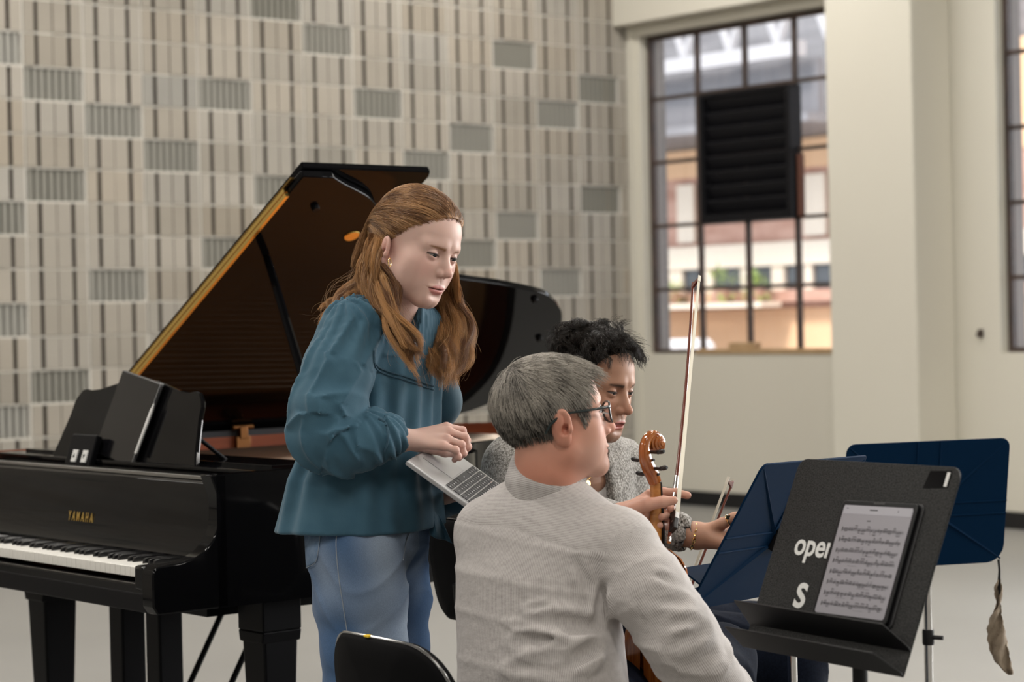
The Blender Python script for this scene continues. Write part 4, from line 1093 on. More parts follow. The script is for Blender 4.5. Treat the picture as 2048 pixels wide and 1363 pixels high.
w = np.clip(np.exp(-((X[:, 0]+.275)/.055)**2)*(X[:, 1] < 4.66)*np.clip((1.0-X[:, 2])/.1, 0, 1)*.70+.24*wav(X, 26, 13)+.20*wav(X*np.array([1, 1, .35]), 70, 4)+.10, 0, 1)[:, None]
Cj = base*(1-w)+lt*w
np_mesh('jeans', X, Fc, m_denim, wt, {'tint': ('FLOAT_COLOR', Cj)})
def drape(pts, f, off, y0=4.2, y1=5.2, n=70):
    """points of a surface seen at the given picture positions, lifted off by a small distance"""
    out = []; ys_ = np.linspace(y0, y1, n)
    for (px, py) in pts:
        L = np.array([P(px, py, y) for y in ys_]); d = f(L)-off; i = int(np.argmax(d < 0)) if (d < 0).any() else int(np.argmin(d))
        if i > 0 and d[i] < 0: t = d[i-1]/(d[i-1]-d[i]); out.append(L[i-1]*(1-t)+L[i]*t)
        else: out.append(L[i])
    return np.array(out)
m_stitch = mat('denim_stitch', (.27, .31, .36), .8)
def patch(name, quad, nu, nv, f, off, m, parent, thick=.0025):
    q = np.array(quad, float); V = [(q[0]*(1-u)+q[1]*u)*(1-v)+(q[3]*(1-u)+q[2]*u)*v for v in np.linspace(0, 1, nv) for u in np.linspace(0, 1, nu)]
    mb = MB(); mb.grid(drape(V, f, off), nu, nv); o = mb.build(name, m, parent, world=True, smooth=180); k = o.modifiers.new('thick', 'SOLIDIFY'); k.thickness = thick; k.offset = -1; return o
m_denim2 = mat('pocket_denim', (.20, .28, .40), .8, spec=.2, bump=(420, .35, .0008), noise=(60, .8, (.12, .19, .30)))
pk_ = patch('back_pocket', [(608, 1066), (641, 1070), (633, 1122), (612, 1136)], 8, 12, jeans_sdf, .0022, m_denim2, wt)
def seam_tube(name, pts, f, off, r, m, parent, n=24):
    mb = MB(); mb.tube(drape(spline(np.array([(x, y, 0) for x, y in pts], float), n)[:, :2], f, off), r, 6); return mb.build(name, m, parent, world=True)
seam_tube('stitching', [(640, 1071), (632, 1121), (612, 1135)], jeans_sdf, .0042, .0007, m_stitch, pk_)
seam_tube('side_seam', [(675, 1058), (672, 1090), (677, 1150), (686, 1210), (694, 1262), (698, 1300)], jeans_sdf, .0006, .0012, m_stitch, wt, 40)
seam_tube('fly_seam', [(820, 1062), (812, 1085), (806, 1120)], jeans_sdf, .0008, .0015, m_stitch, wt)
m_trim = mat('blouse_trim', (.030, .080, .118), .8, bump=(240, .8, .002))
for off_px in (0, 7):
    seam_tube('yoke_trim', [(748, 700+off_px), (752, 728+off_px), (775, 742+off_px), (810, 752+off_px), (845, 764+off_px), (868, 772+off_px)], blouse_sdf, .0016, .0021, m_trim, wt, 50)
seam_tube('cuff_band', [(757, 836), (770, 845), (776, 862), (775, 885), (768, 903)], blouse_sdf, .0012, .0030, m_trim, wt, 26)
m_shoe = mat('white_shoe', (.6, .6, .58), .5)
for a in (legR[-1], legL[-1]):
    c = np.array([a[0], a[1], 0])
    def shoe(p): return smax(smin(s_cone(p, c+[-.04, .03, .045], c+[.13, -.10, .035], .042, .036), s_sph(p, c+[-.0, 0, .07], .045), .03), .001-p[:, 2], .004)
    X, Fc = sdf_mesh(shoe, c+[-.12, -.2, -.01], c+[.22, .12, .14], .008, proj=1); np_mesh('shoe', X, Fc, m_shoe, wt)

# ---- hair
h_red1, h_red2 = (.20, .085, .03), (.58, .34, .155)
m_hair_w = hair_mat('red_blond_hair', h_red1, h_red2, .32)
m_hair_wb = mat('red_blond_base', (.26, .12, .045), .5, noise=((60, 60, 8), 1., (.38, .20, .08)))
rg = np.random.default_rng(11)
HLw = lambda p: np.where(p[:, 1] > -.02, .070+.25*np.clip(p[:, 1]-.03, 0, 1)-.10*np.abs(p[:, 0])-np.clip(.045-p[:, 1], 0, 1)*.75, .022-np.clip(-.02-p[:, 1], 0, 1)*1.1)   # hairline height
def hairline(p):
    ax_ = np.abs(p[:, 0]); y = p[:, 1]
    return np.interp(y, [-.12, -.03, .0, .03, .055, .075, .09], [-.055, -.030, .002, .030, .053, .073, .082])-.0*ax_
reg = lambda p: (p[:, 2] > hairline(p)+.001*rg.normal(size=len(p)))*1.
roots = scalp_roots(15000, reg, rg)
tie = np.array([0, -.112, .020])
def bendw(x, d, t):
    to = np.stack([np.sign(x[:, 0])*.040-x[:, 0], -.112-x[:, 1], .012-x[:, 2]], 1); to /= np.linalg.norm(to, axis=1)[:, None]+1e-9
    back = np.clip((-x[:, 1]-.075)/.03, 0, 1)[:, None]
    return to*.75*(1-back)+back*np.array([0, .0, -1.1])
d0 = np.stack([np.clip(roots[:, 0]/.012, -1, 1)*.7+rg.normal(size=len(roots))*.12, np.full(len(roots), -.5), .35+0*roots[:, 0]], 1)
d0[roots[:, 1] < -.03] = [0, -.3, -.4]
L = np.linalg.norm(np.array([0, -.10, 0])-roots, axis=1)*.95+.055
offs = .004+.006*rg.uniform(size=len(roots))
st = grow(roots, d0, L, 14, rg, bendw, off=.0065, wob=.06)
st = st+ (rg.uniform(size=(len(st), 1, 1))-.4)*.004
hb = None
def cap_sdf(q):
    d = cran(q)-.0045; y = q[:, 1]
    return smax(d, (hairline(q)+.009)-q[:, 2], .004)
X, Fc = sdf_mesh(lambda q: smax(cap_sdf(q), -(cran(q)+.004), .002), (-.1, -.13, -.09), (.1, .12, .14), .0032)
hair_w = np_mesh('hair', xf(WM, X*wsc), Fc, m_hair_wb, wt)
S1 = xf(WM, st.reshape(-1, 3)*wsc).reshape(st.shape)
# falling lengths: right side over the shoulder, far side, back
right = [[P(752, 470, 4.60), P(738, 520, 4.60), P(745, 590, 4.58), P(790, 660, 4.53), P(828, 740, 4.50)],
         [P(760, 470, 4.58), P(752, 530, 4.57), P(765, 600, 4.56), P(800, 650, 4.52), P(838, 755, 4.50)],
         [P(757, 478, 4.61), P(762, 525, 4.58), P(774, 570, 4.55), P(790, 630, 4.53), P(812, 690, 4.51), P(830, 730, 4.50)],
         [P(748, 480, 4.62), P(728, 540, 4.62), P(738, 590, 4.60), P(775, 640, 4.56), P(815, 700, 4.52)],
         [P(755, 478, 4.61), P(752, 525, 4.59), P(762, 570, 4.56), P(785, 620, 4.53), P(818, 680, 4.50), P(842, 720, 4.50)],
         [P(755, 480, 4.63), P(735, 525, 4.63), P(722, 570, 4.62), P(705, 590, 4.60), P(700, 600, 4.60)]]
LE = lambda x, y, z: xf(WM, np.array([x, y, z])*wsc)          # roots at the far temple and behind the far ear
far = [[LE(-.074, -.005, .020), LE(-.082, .012, -.030), P(893, 592, 4.76), P(912, 650, 4.74), P(912, 710, 4.69), P(886, 785, 4.62)],
       [LE(-.074, -.025, .015), LE(-.084, -.010, -.035), P(886, 598, 4.77), P(900, 655, 4.74), P(904, 715, 4.68), P(880, 775, 4.62)],
       [LE(-.070, -.045, .010), LE(-.082, -.030, -.040), P(872, 604, 4.78), P(878, 660, 4.74), P(890, 715, 4.67), P(884, 768, 4.61)],
       [LE(-.072, .015, .028), LE(-.080, .034, -.020), P(905, 592, 4.76), P(922, 655, 4.75), P(920, 710, 4.70), P(902, 760, 4.66)],
       [LE(-.064, -.060, .000), LE(-.078, -.050, -.045), P(855, 614, 4.80), P(860, 662, 4.76), P(878, 715, 4.67), P(884, 760, 4.61)]]
backl = [[P(748, 490, 4.66), P(722, 550, 4.68), P(690, 590, 4.66), P(655, 625, 4.63), P(632, 665, 4.62)],
         [P(752, 500, 4.70), P(728, 560, 4.72), P(705, 590, 4.72), P(672, 610, 4.70), P(648, 640, 4.68)]]
def vary(G, m, rg, s0, s1):
    out = []
    for g in G:
        for _ in range(m):
            gg = np.array(g, float); k = len(gg); w = np.linspace(s0, s1, k)[:, None]; gg = gg+rg.normal(size=(k, 3))*w*np.array([1, .7, .6]); gg[0] = np.array(g[0])+rg.normal(size=3)*s0
            gg[-1] = gg[-2]+(gg[-1]-gg[-2])*rg.uniform(.35, 1.15); out.append(gg)
    return out
right, far, backl = vary(right, 6, rg, .007, .013), vary(far, 7, rg, .007, .014), vary(backl, 5, rg, .006, .012)
S2 = locks(right, 5600, rg, (.008, .0035), k=26, curl=.005, cf=11, start=.05)
S3 = locks(far, 5600, rg, (.008, .004), k=26, curl=.008, cf=11)
S4 = locks(backl, 900, rg, (.008, .004), k=22, curl=.004)
fly = locks(right[::6]+far[::5]+backl[:2], 170, rg, (.024, .036), k=24, curl=.018, cf=13)
def resamp(S, k=26):
    n = S.shape[1]; t = np.linspace(0, n-1, k); i = np.minimum(t.astype(int), n-2); f = (t-i)[None, :, None]
    return S[:, i]*(1-f)+S[:, i+1]*f
cw = .5+.5*np.sin(roots[:, 2]*150+roots[:, 1]*60+np.sin(roots[:, 1]*90)*1.5); h1_, h2_ = (.12, .046, .016), (.56, .30, .12)
hair_obj('hair_strands', resamp(S1, 14), .00034, m_hair_w, hair_w, .6, tint=hair_tint(len(S1), (.13, .056, .022), (.47, .265, .12), rg, cw*.75+.1))
S4 = resamp(S4); SL = np.concatenate([S2, S3, S4])
def lw(S, G): 
    m = len(S)//len(G); return np.repeat(rg.uniform(.0, 1., len(G)), m)[:len(S)] if m*len(G) == len(S) else rg.uniform(size=len(S))
wl = np.concatenate([lw(S2, right), lw(S3, far), lw(S4, backl)])
hair_obj('hair_lengths', SL, .00033, m_hair_w, hair_w, .35, tint=hair_tint(len(SL), h1_, h2_, rg, wl))
fl_ = resamp(fly); hair_obj('loose_hairs', fl_, .00022, m_hair_w, hair_w, .5, tint=hair_tint(len(fl_), h1_, (.6, .36, .17), rg))
# ear hoop
m_goldj = mat('gold_jewellery', (.85, .58, .25), .2, metal=1.)
mb = MB(); ce = P(779, 524, 4.52); th_ = np.linspace(0, 2*PI, 25)[:-1]
mb.tube([ce+np.array([.0028*math.cos(a), .004*math.cos(a), .0085*math.sin(a)]) for a in th_], .0013, 8, closed=True)
mb.build('earring', m_goldj, wt, world=True)
# ------------------------------------------------------------------ seated grey-haired man
M1_SKIN = (.56, .31, .23)
skin_m1 = make_skin('ruddy_skin', .5, .12)
m1o = dict(skin=M1_SKIN, red=(.56, .20, .13), lip=(.42, .17, .14), fat=.006, jaw=1.06, nose_w=1.08, nose_len=1.0, brow=1.05, lips=.8, iris=(.05, .06, .07), eye_open=.8, gaze=(0, 1, -.05), brow_c=(.16, .12, .09), brow_a=.6, brow_w=.0036,
           stubble=(.50, .33, .27, .35), ear_s=1.16, ear_out=.003, ear_k=.003, brow_arch=.003)
M1H = P(1106, 836, 4.25); m1s = 1.06
M1M = head_M(M1H, math.radians(108), math.radians(-8), math.radians(0), 1)
m1base = np.array([.10, 4.30, 0])
mt = thing('person', 'person seated with back turned in a pale striped shirt and glasses, holding a violin', 'person', m1base)
def nape(X, C):
    w = np.exp(-((X[:, 2]+.10)/.06)**2)*np.clip((.05-X[:, 1])/.05, 0, 1)*.55
    return C*(1-w[:, None])+np.array([.58, .20, .12])*w[:, None]
m1o['paint'] = nape
m1neck = [(xf(M1M, np.array([0, -.022, -.045])*m1s), .060), (P(1098, 935, 4.25), .064), (P(1088, 985, 4.27), .068), (P(1080, 1040, 4.29), .085)]
parts = [head_part(m1o, M1M, m1s, m1neck, h=.0023)]
# left hand closed round the violin neck, holding the bow as well
a = lambda x, y, Y: P(x, y, Y)
mc = [a(1300, 990, 4.405), a(1296, 1005, 4.40), a(1290, 1024, 4.395), a(1284, 1040, 4.39)]
fing = [[mc[0], a(1326, 984, 4.425), a(1352, 985, 4.415), a(1375, 990, 4.395)],
        [mc[1], a(1326, 1004, 4.425), a(1346, 1012, 4.400), a(1342, 1018, 4.375)],
        [mc[2], a(1326, 1026, 4.42), a(1341, 1032, 4.385), a(1322, 1033, 4.352)],
        [mc[3], a(1320, 1046, 4.41), a(1332, 1050, 4.380), a(1318, 1050, 4.352)]]
th = [a(1262, 1022, 4.36), a(1296, 1008, 4.335), a(1326, 1003, 4.325), a(1347, 1000, 4.325)]
parts.append(flat_hand(a(1240, 1040, 4.40), mc, fing, .033, .0098, [(a(1150, 1130, 4.46), .045), (a(1200, 1060, 4.43), .034), (a(1240, 1040, 4.40), .030)], th, k=.016, col=M1_SKIN, red=(.56, .24, .17), pads=[(a(1240, 1038, 4.39), a(1288, 1012, 4.372), .028, .0205), (a(1245, 1045, 4.39), a(1284, 1034, 4.375), .026, .018)]))
# right hand resting beyond the frame on the knee
k1R, k1L = P(1440, 1290, 4.86), np.array([.40, 4.98, .56])
k1R[2] = .565
rw = P(1540, 1480, 4.34); rf_ = np.array([.64, .50, 0]); 
rm = [rw+np.array([.05+.010*i, .075-.018*i, -.015]) for i in range(4)]
rfing = [[m, m+np.array([.03, .02, -.012]), m+np.array([.048, .032, -.035]), m+np.array([.052, .036, -.055])] for m in rm]
el1 = P(1425, 1378, 4.14)
parts.append(flat_hand(rw, rm, rfing, .028, .009, [(el1, .04), (rw-(rw-el1)*.25, .03), (rw, .027)], None, col=M1_SKIN, red=(.56, .24, .17), h=.003))
sh1L, sh1R = P(982, 1062, 4.37), P(1243, 1092, 4.18)
hip1 = P(1075, 1430, 4.25); hip1[2] = .56
hR, hL = hip1+np.array([.08, -.04, 0]), hip1+np.array([-.06, .08, 0])
f1R, f1L = np.array([k1R[0]+.0, k1R[1]+.05, .09]), np.array([k1L[0], k1L[1]+.05, .09])
el1L, wr1L = P(1085, 1225, 4.50), P(1225, 1048, 4.41)
parts.append(core_part([([P(1085, 1010, 4.28), P(1070, 1200, 4.27), hip1], [.06, .09, .10]), ([sh1L, P(1085, 1030, 4.28), sh1R], [.03, .05, .03]), ([sh1L, el1L, wr1L], [.03, .035, .028]), ([sh1R, el1], [.03, .035]),
                        ([hip1, hR, k1R, f1R], [.09, .07, .05, .035]), ([hip1, hL, k1L, f1L], [.09, .07, .05, .035])], M1_SKIN))
X, Fc, Cc = join_sh(parts)
np_mesh('body', X, Fc, skin_m1, mt, {'tint': ('FLOAT_COLOR', Cc)})
eyes(mt, M1M, m1o, m1s)

# ---- linen shirt with fine stripes
def stripe_mat(name, c_light, c_dark, period, duty=.42):
    m = mat(name, c_light, .85, spec=.2, bump=((22, 22, 34), .4, .007), sheen=.1); nt = m.node_tree; N = nt.nodes
    at = N.new('ShaderNodeAttribute'); at.attribute_name = 'stripe'
    mu = N.new('ShaderNodeMath'); mu.operation = 'MULTIPLY'; mu.inputs[1].default_value = 2*PI/period
    si = N.new('ShaderNodeMath'); si.operation = 'SINE'; mr = N.new('ShaderNodeMapRange'); mr.inputs[1].default_value = .15; mr.inputs[2].default_value = .75
    nz = N.new('ShaderNodeTexNoise'); nz.inputs['Scale'].default_value = 90; tc = N.new('ShaderNodeTexCoord')
    m2 = N.new('ShaderNodeMath'); m2.operation = 'MULTIPLY'; mr2 = N.new('ShaderNodeMapRange'); mr2.inputs[1].default_value = .3; mr2.inputs[2].default_value = .7; mr2.inputs[3].default_value = .45
    mx = N.new('ShaderNodeMix'); mx.data_type = 'RGBA'; mx.inputs[6].default_value = (*c_light, 1); mx.inputs[7].default_value = (*c_dark, 1)
    L = nt.links.new
    L(at.outputs['Fac'], mu.inputs[0]); L(mu.outputs[0], si.inputs[0]); L(si.outputs[0], mr.inputs[0]); L(tc.outputs['Object'], nz.inputs[0]); L(nz.outputs[0], mr2.inputs[0])
    L(mr.outputs[0], m2.inputs[0]); L(mr2.outputs[0], m2.inputs[1]); L(m2.outputs[0], mx.inputs[0]); L(mx.outputs[2], N['Principled BSDF'].inputs['Base Color'])
    return m
m_linen = stripe_mat('striped_linen', (.52, .49, .475), (.245, .222, .21), .0033)
sy = [955, 990, 1030, 1080, 1140, 1220, 1320, 1440]
scx = [1092, 1092, 1090, 1082, 1072, 1074, 1084, 1090]; sY = [4.27, 4.275, 4.28, 4.28, 4.275, 4.265, 4.25, 4.24]
srx = [.07, .115, .152, .172, .180, .180, .182, .19]; sry = [.06, .075, .095, .108, .118, .122, .130, .135]
sax = np.array([P(scx[i], sy[i], sY[i]) for i in range(len(sy))])[::-1]
m1yaw = math.atan2(-.6, .8)            # u axis runs from his left to his right shoulder
armA = np.array([sh1R, P(1300, 1180, 4.14), P(1362, 1275, 4.115), el1, el1*.45+rw*.55, rw-(rw-el1)*.12]); armR = [.072, .076, .072, .066, .054, .042]
def chain_t(p, A, R, k=.02):
    L = np.linalg.norm(np.diff(A, axis=0), axis=1); t0 = 0; best = ta = None
    for i in range(len(A)-1):
        ba = A[i+1]-A[i]; t = np.clip(((p-A[i])@ba)/(ba@ba), 0, 1); e = nrm(p-A[i]-t[:, None]*ba)-(R[i]+(R[i+1]-R[i])*t); tt = t0+t*L[i]; t0 += L[i]
        if best is None: best, ta = e, tt
        else: ta = np.where(e < best, tt, ta); best = smin(best, e, k)
    cum = np.concatenate([[0], np.cumsum(L)]); cen = np.stack([np.interp(ta, cum, A[:, j]) for j in range(3)], 1)
    return best, ta, p-cen, t0
pl0, pl1 = P(1122, 1066, 4.16), P(1136, 1260, 4.13)
def seg_d(p, a, b):
    ba = np.asarray(b)-a; t = np.clip(((p-a)@ba)/(ba@ba), 0, 1); return nrm(p-a-t[:, None]*ba), t
folds1 = [((1100, 1210, 4.12), (1010, 1222, 4.13), .005, .006), ((960, 1240, 4.16), (1060, 1252, 4.12), .005, .006), ((930, 1110, 4.2), (1010, 1120, 4.16), .004, .007), ((1150, 1120, 4.13), (1195, 1210, 4.11), .005, .008), ((1180, 1310, 4.08), (960, 1325, 4.12), .005, .007), ((1290, 1150, 4.08), (1350, 1160, 4.07), .004, .008), ((1330, 1250, 4.04), (1410, 1235, 4.05), .006, .008), ((1400, 1363, 4.03), (1490, 1330, 4.05), .006, .010), ((1215, 1255, 4.12), (1020, 1235, 4.10), .010, .013), ((1225, 1275, 4.10), (1130, 1330, 4.09), .014, .012), ((1210, 1170, 4.13), (1195, 1260, 4.12), .012, .010), ((1190, 1262, 4.11), (940, 1295, 4.13), .007, .010),
          ((1080, 1185, 4.12), (950, 1165, 4.15), .004, .008), ((1240, 1300, 4.08), (1150, 1363, 4.06), .012, .012), ((1090, 1330, 4.10), (930, 1345, 4.14), .006, .010), ((1320, 1210, 4.06), (1400, 1190, 4.06), .005, .010), ((1340, 1290, 4.04), (1440, 1240, 4.05), .007, .011), ((1370, 1340, 4.03), (1470, 1290, 4.05), .007, .012)]
folds1 = [(P(*q0), P(*q1), am, w) for q0, q1, am, w in folds1]
def shirt_sdf(p, full=False):
    z = p[:, 2]
    d, an, u, v = loft(z, sax[:, 2], sax[:, 0], sax[:, 1], np.array(srx[::-1]), np.array(sry[::-1]), np.full(len(sy), m1yaw), p)
    d = smax(d, z-1.085, .02)
    trap = s_chain(p, np.array([sh1L, P(1020, 1050, 4.31), P(1083, 1040, 4.28), P(1188, 1102, 4.215), sh1R]), [.066, .062, .058, .060, .070], .04)
    d = smin(d, trap, .05)
    la, t2, q2, _ = chain_t(p, np.array([sh1L, el1L, wr1L-(wr1L-el1L)*.15]), [.066, .062, .045])
    d = smin(d, la, .025)
    ar, ta, qa, T_ = chain_t(p, armA, armR)
    ang = np.arctan2(qa@np.array([.80, -.5, .33]), qa@np.array([.45, .85, .1]))
    wr = (1-np.abs(np.sin(ta*34+wav(p, 10, 3)*2.6+ang*.9)))**2*.007*(.35+np.exp(-((ta-.33)/.14)**2))
    ar = ar-wr-.004*wav(p, 19, 5)
    seam = smin(d, ar, .012)
    body = d
    fold = 0
    fold = fold+.0018*(1-np.abs(np.sin(z*26+wav(p*np.array([.6, .6, 1]), 8, 6)*2.4+u*3)))**3*np.clip((1.02-z)/.1, 0, 1)+.004*wav(p*np.array([1, 1, .6]), 13, 7)
    dd = seam-fold
    for q0, q1, am, w in folds1:
        e, t = seg_d(p, q0, q1); am = am*1.25; g = np.exp(-(e/w)**2); dd = dd+am*g*np.sin(PI*np.clip(t, .03, .97))**.5-am*.55*np.exp(-((e-w*1.9)/w)**2)*np.sin(PI*t)
    e, t = seg_d(p, pl0, pl1); dd = dd+.004*np.exp(-(e/.006)**2)*(1-t)
    e2, t = seg_d(p, P(1205, 1100, 4.10), P(1212, 1250, 4.07)); dd = dd+.0022*np.exp(-(e2/.004)**2)
    # yoke seam
    ys_ = np.interp(u, [-.16, 0, .14], [P(921, 1047, 4.28)[2], P(1090, 1056, 4.16)[2], P(1205, 1101, 4.10)[2]])
    dd = dd+.0016*np.exp(-((z-ys_)/.003)**2)*(ar > .012)
    # neck hole
    nk = s_cone(p, P(1080, 1010, 4.27), P(1100, 900, 4.24), .052, .062); dd = smax(dd, -nk, .004)
    dd = smax(dd, z-1.075, .003)
    if not full: return dd
    su = np.where(z > ys_, z*1.02+.35*v, an*.165)
    su = np.where(ar < body+.000, ang*.062, su)
    su = np.where((la < body) & (la < ar), t2, su)
    return dd, su
X, Fc = sdf_mesh(shirt_sdf, (-.24, 3.98, .50), (.68, 4.80, 1.12), .0055)
_, su = shirt_sdf(X, True)
np_mesh('shirt', X, Fc, m_linen, mt, {'stripe': ('FLOAT', su)})
# collar band
ca = np.array([.27, .14, .95]); ca /= np.linalg.norm(ca); Rc = frame(z=ca, x=(.8, -.6, 0)); cb = P(1090, 968, 4.266)
V, S = [], []
nA, nH = 56, 12
for j in range(nH):
    h = j/(nH-1)
    for i in range(nA):
        t = -PI*.5+math.radians(28)+(2*PI-math.radians(56))*i/(nA-1)+PI
        r = .0775-.005*h-.020*max(0, .45-h)/.45; rr = np.array([r*1.02*math.cos(t), r*1.0*math.sin(t), -.052+.092*h])
        V.append(cb+Rc@rr); S.append(h*.092)
V = np.array(V); F_ = np.array([(i+j*nA, i+1+j*nA, i+1+(j+1)*nA, i+(j+1)*nA) for j in range(nH-1) for i in range(nA-1)])
co = np_mesh('collar', V, F_, m_linen, mt, {'stripe': ('FLOAT', np.array(S))}); sm = co.modifiers.new('thick', 'SOLIDIFY'); sm.thickness = .004; sm.offset = 1
# ---- trousers and shoes
m_navyjean = mat('dark_denim', (.004, .006, .013), .85, spec=.1, noise=(200, .6, (.009, .014, .027)), bump=(200, .2, .001))
def trousers(hip, hR_, kR_, fR_, hL_, kL_, fL_, top):
    def f(p):
        d = smin(s_chain(p, np.array([hip, hR_, kR_, fR_]), [.125, .105, .078, .06], .03), s_chain(p, np.array([hip, hL_, kL_, fL_]), [.125, .105, .078, .06], .03), .03)
        d = d-.005*wav(p, 24, 4)-.006*(1-np.abs(np.sin(p@np.array([18., 18., 20.])+wav(p, 9, 3)*3)))**3
        return smax(smax(d, p[:, 2]-top, .01), .04-p[:, 2], .005)
    return f
def legs_meshes(parent, f, A, m, h=.009):
    A = np.array(A); X, Fc = sdf_mesh(f, A.min(0)-.16, A.max(0)+.16, h, proj=1); np_mesh('trousers', X, Fc, m, parent)
legs_meshes(mt, trousers(hip1, hR, k1R, f1R, hL, k1L, f1L, .70), [hip1, k1R, f1R, k1L, f1L], m_navyjean)
m_dshoe = mat('dark_shoe', (.02, .018, .016), .4)
def shoe_mesh(parent, c, dirv, m):
    c = np.array([c[0], c[1], 0.]); dv = np.array([dirv[0], dirv[1], 0.])
    def shoe(p): return smax(smin(s_cone(p, c-dv*.04+[0, 0, .045], c+dv*.17+[0, 0, .034], .042, .034), s_sph(p, c+[0, 0, .075], .045), .03), .001-p[:, 2], .004)
    X, Fc = sdf_mesh(shoe, c+[-.28, -.28, -.01], c+[.28, .28, .14], .008, proj=1); np_mesh('shoe', X, Fc, m, parent)
shoe_mesh(mt, f1R, (.8, .6), m_dshoe); shoe_mesh(mt, f1L, (.8, .6), m_dshoe)

# ---- short grey hair
m_grey = hair_mat('grey_hair', (.085, .068, .054), (.52, .49, .44), .5); m_greyd = hair_mat('dark_nape_hair', (.02, .017, .015), (.12, .105, .095), .5)
m_greybase = mat('grey_hair_base', (.085, .076, .068), .9, spec=.1, noise=((90, 90, 40), 1., (.15, .14, .13)))
rg = np.random.default_rng(5)
def hl1(p):
    ax_ = np.abs(p[:, 0]); y = p[:, 1]
    side = np.interp(y, [-.12, -.06, -.035, -.018, .0, .018, .034, .05, .062, .075, .09], [-.100, -.094, -.060, .018, .028, .020, -.026, .030, .060, .078, .094])
    return side+np.where((y > .055), np.clip(ax_-.028, 0, 1)*.25, 0)
reg1 = lambda p: np.clip((p[:, 2]-hl1(p))/.004+.5, 0, 1)
roots = scalp_roots(15000, reg1, rg)
side = np.clip((.075-roots[:, 2])/.06, 0, 1)
_, g0 = grad(cran, roots)
flow = np.stack([.25*np.sin(roots[:, 2]*90), .9-side*.75, -.15-side*1.0], 1)
crown = np.clip((-roots[:, 1]-.04)/.05, 0, 1)*(1-side); flow = flow*(1-crown[:, None])+crown[:, None]*np.array([0, -.3, -.75])
d0 = g0*(.46-.22*side-.16*crown)[:, None]+flow+rg.normal(size=roots.shape)*.09
L = (.030-.016*side)*rg.uniform(.6, 1.1, len(roots)); front = np.clip((roots[:, 1]-.045)/.03, 0, 1); L = L*(1+.5*front*(1-side))
st = grow(roots, d0, L, 7, rg, lambda x, d, t: np.array([0, .05, -.16])*np.ones((len(x), 1)), off=.0065)
X, Fc = sdf_mesh(lambda q: smax(smax(cran(q)-.0042, (hl1(q)+.004)-q[:, 2], .004), -(cran(q)+.004), .002), (-.1, -.13, -.09), (.1, .12, .14), .0034)
hm1 = np_mesh('hair', xf(M1M, X*m1s), Fc, m_greybase, mt)
dark = (roots[:, 2] < -.030-.15*np.clip(roots[:, 1]+.06, -1, 0)*0+.014*rg.normal(size=len(roots))) & (roots[:, 1] < .0)
S = xf(M1M, st.reshape(-1, 3)*m1s).reshape(st.shape)
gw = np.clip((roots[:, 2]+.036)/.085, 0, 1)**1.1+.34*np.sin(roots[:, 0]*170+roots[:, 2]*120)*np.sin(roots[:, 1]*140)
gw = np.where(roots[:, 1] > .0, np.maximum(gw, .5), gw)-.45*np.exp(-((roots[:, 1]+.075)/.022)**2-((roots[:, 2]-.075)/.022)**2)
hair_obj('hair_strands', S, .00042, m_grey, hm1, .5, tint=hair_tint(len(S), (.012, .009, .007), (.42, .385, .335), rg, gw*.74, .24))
# ---- glasses
m_frame = mat('dark_green_frame', (.012, .020, .020), .25, spec=.6)
m_lens = bpy.data.materials['window_glass']
def HP1(x, y, z): return xf(M1M, np.array([x, y, z])*m1s)
mb = MB()
for s in (1, -1):
    rim = [HP1(s*(.033+.0265*math.copysign(abs(math.cos(t))**.7, math.cos(t))), .100-.010*((math.cos(t)+.3)**2)*.5, -.004+.0195*math.copysign(abs(math.sin(t))**.7, math.sin(t))) for t in np.linspace(0, 2*PI, 33)[:-1]]
    mb.tube(rim, .0021, 8, closed=True)
    mb.tube([HP1(s*.060, .092, .008), HP1(s*.070, .084, .009), HP1(s*.079, .055, .010), HP1(s*.083, .010, .012), HP1(s*.083, -.012, .012), HP1(s*.081, -.035, -.004), HP1(s*.078, -.045, -.018)], [.0030, .0032, .0026, .0024, .0026, .0028, .0022], 8)
mb.tube([HP1(.0075, .098, .003), HP1(0, .103, .006), HP1(-.0075, .098, .003)], .002, 8)
gl = mb.build('eyeglasses', m_frame, mt, world=True)
for s in (1, -1):
    mb = MB(); V = [HP1(s*.033, .0965, -.004)]
    ring = [HP1(s*(.033+.0260*math.copysign(abs(math.cos(t))**.7, math.cos(t))), .100-.010*((math.cos(t)+.3)**2)*.5, -.004+.019*math.copysign(abs(math.sin(t))**.7, math.sin(t))) for t in np.linspace(0, 2*PI, 33)[:-1]]
    mb.add([V[0]]+ring, [(0, 1+i, 1+(i+1) % 32) for i in range(32)]); mb.build('lens', m_lens, gl, world=True)
mb = MB()
for s in (1, -1): mb.tube([HP1(s*.012, .098, -.004), HP1(s*.0125, .092, -.010), HP1(s*.0125, .089, -.016)], .0016, 6)
mb.build('nose_pad', mat('clear_pad', (.6, .6, .58), .15), gl, world=True)
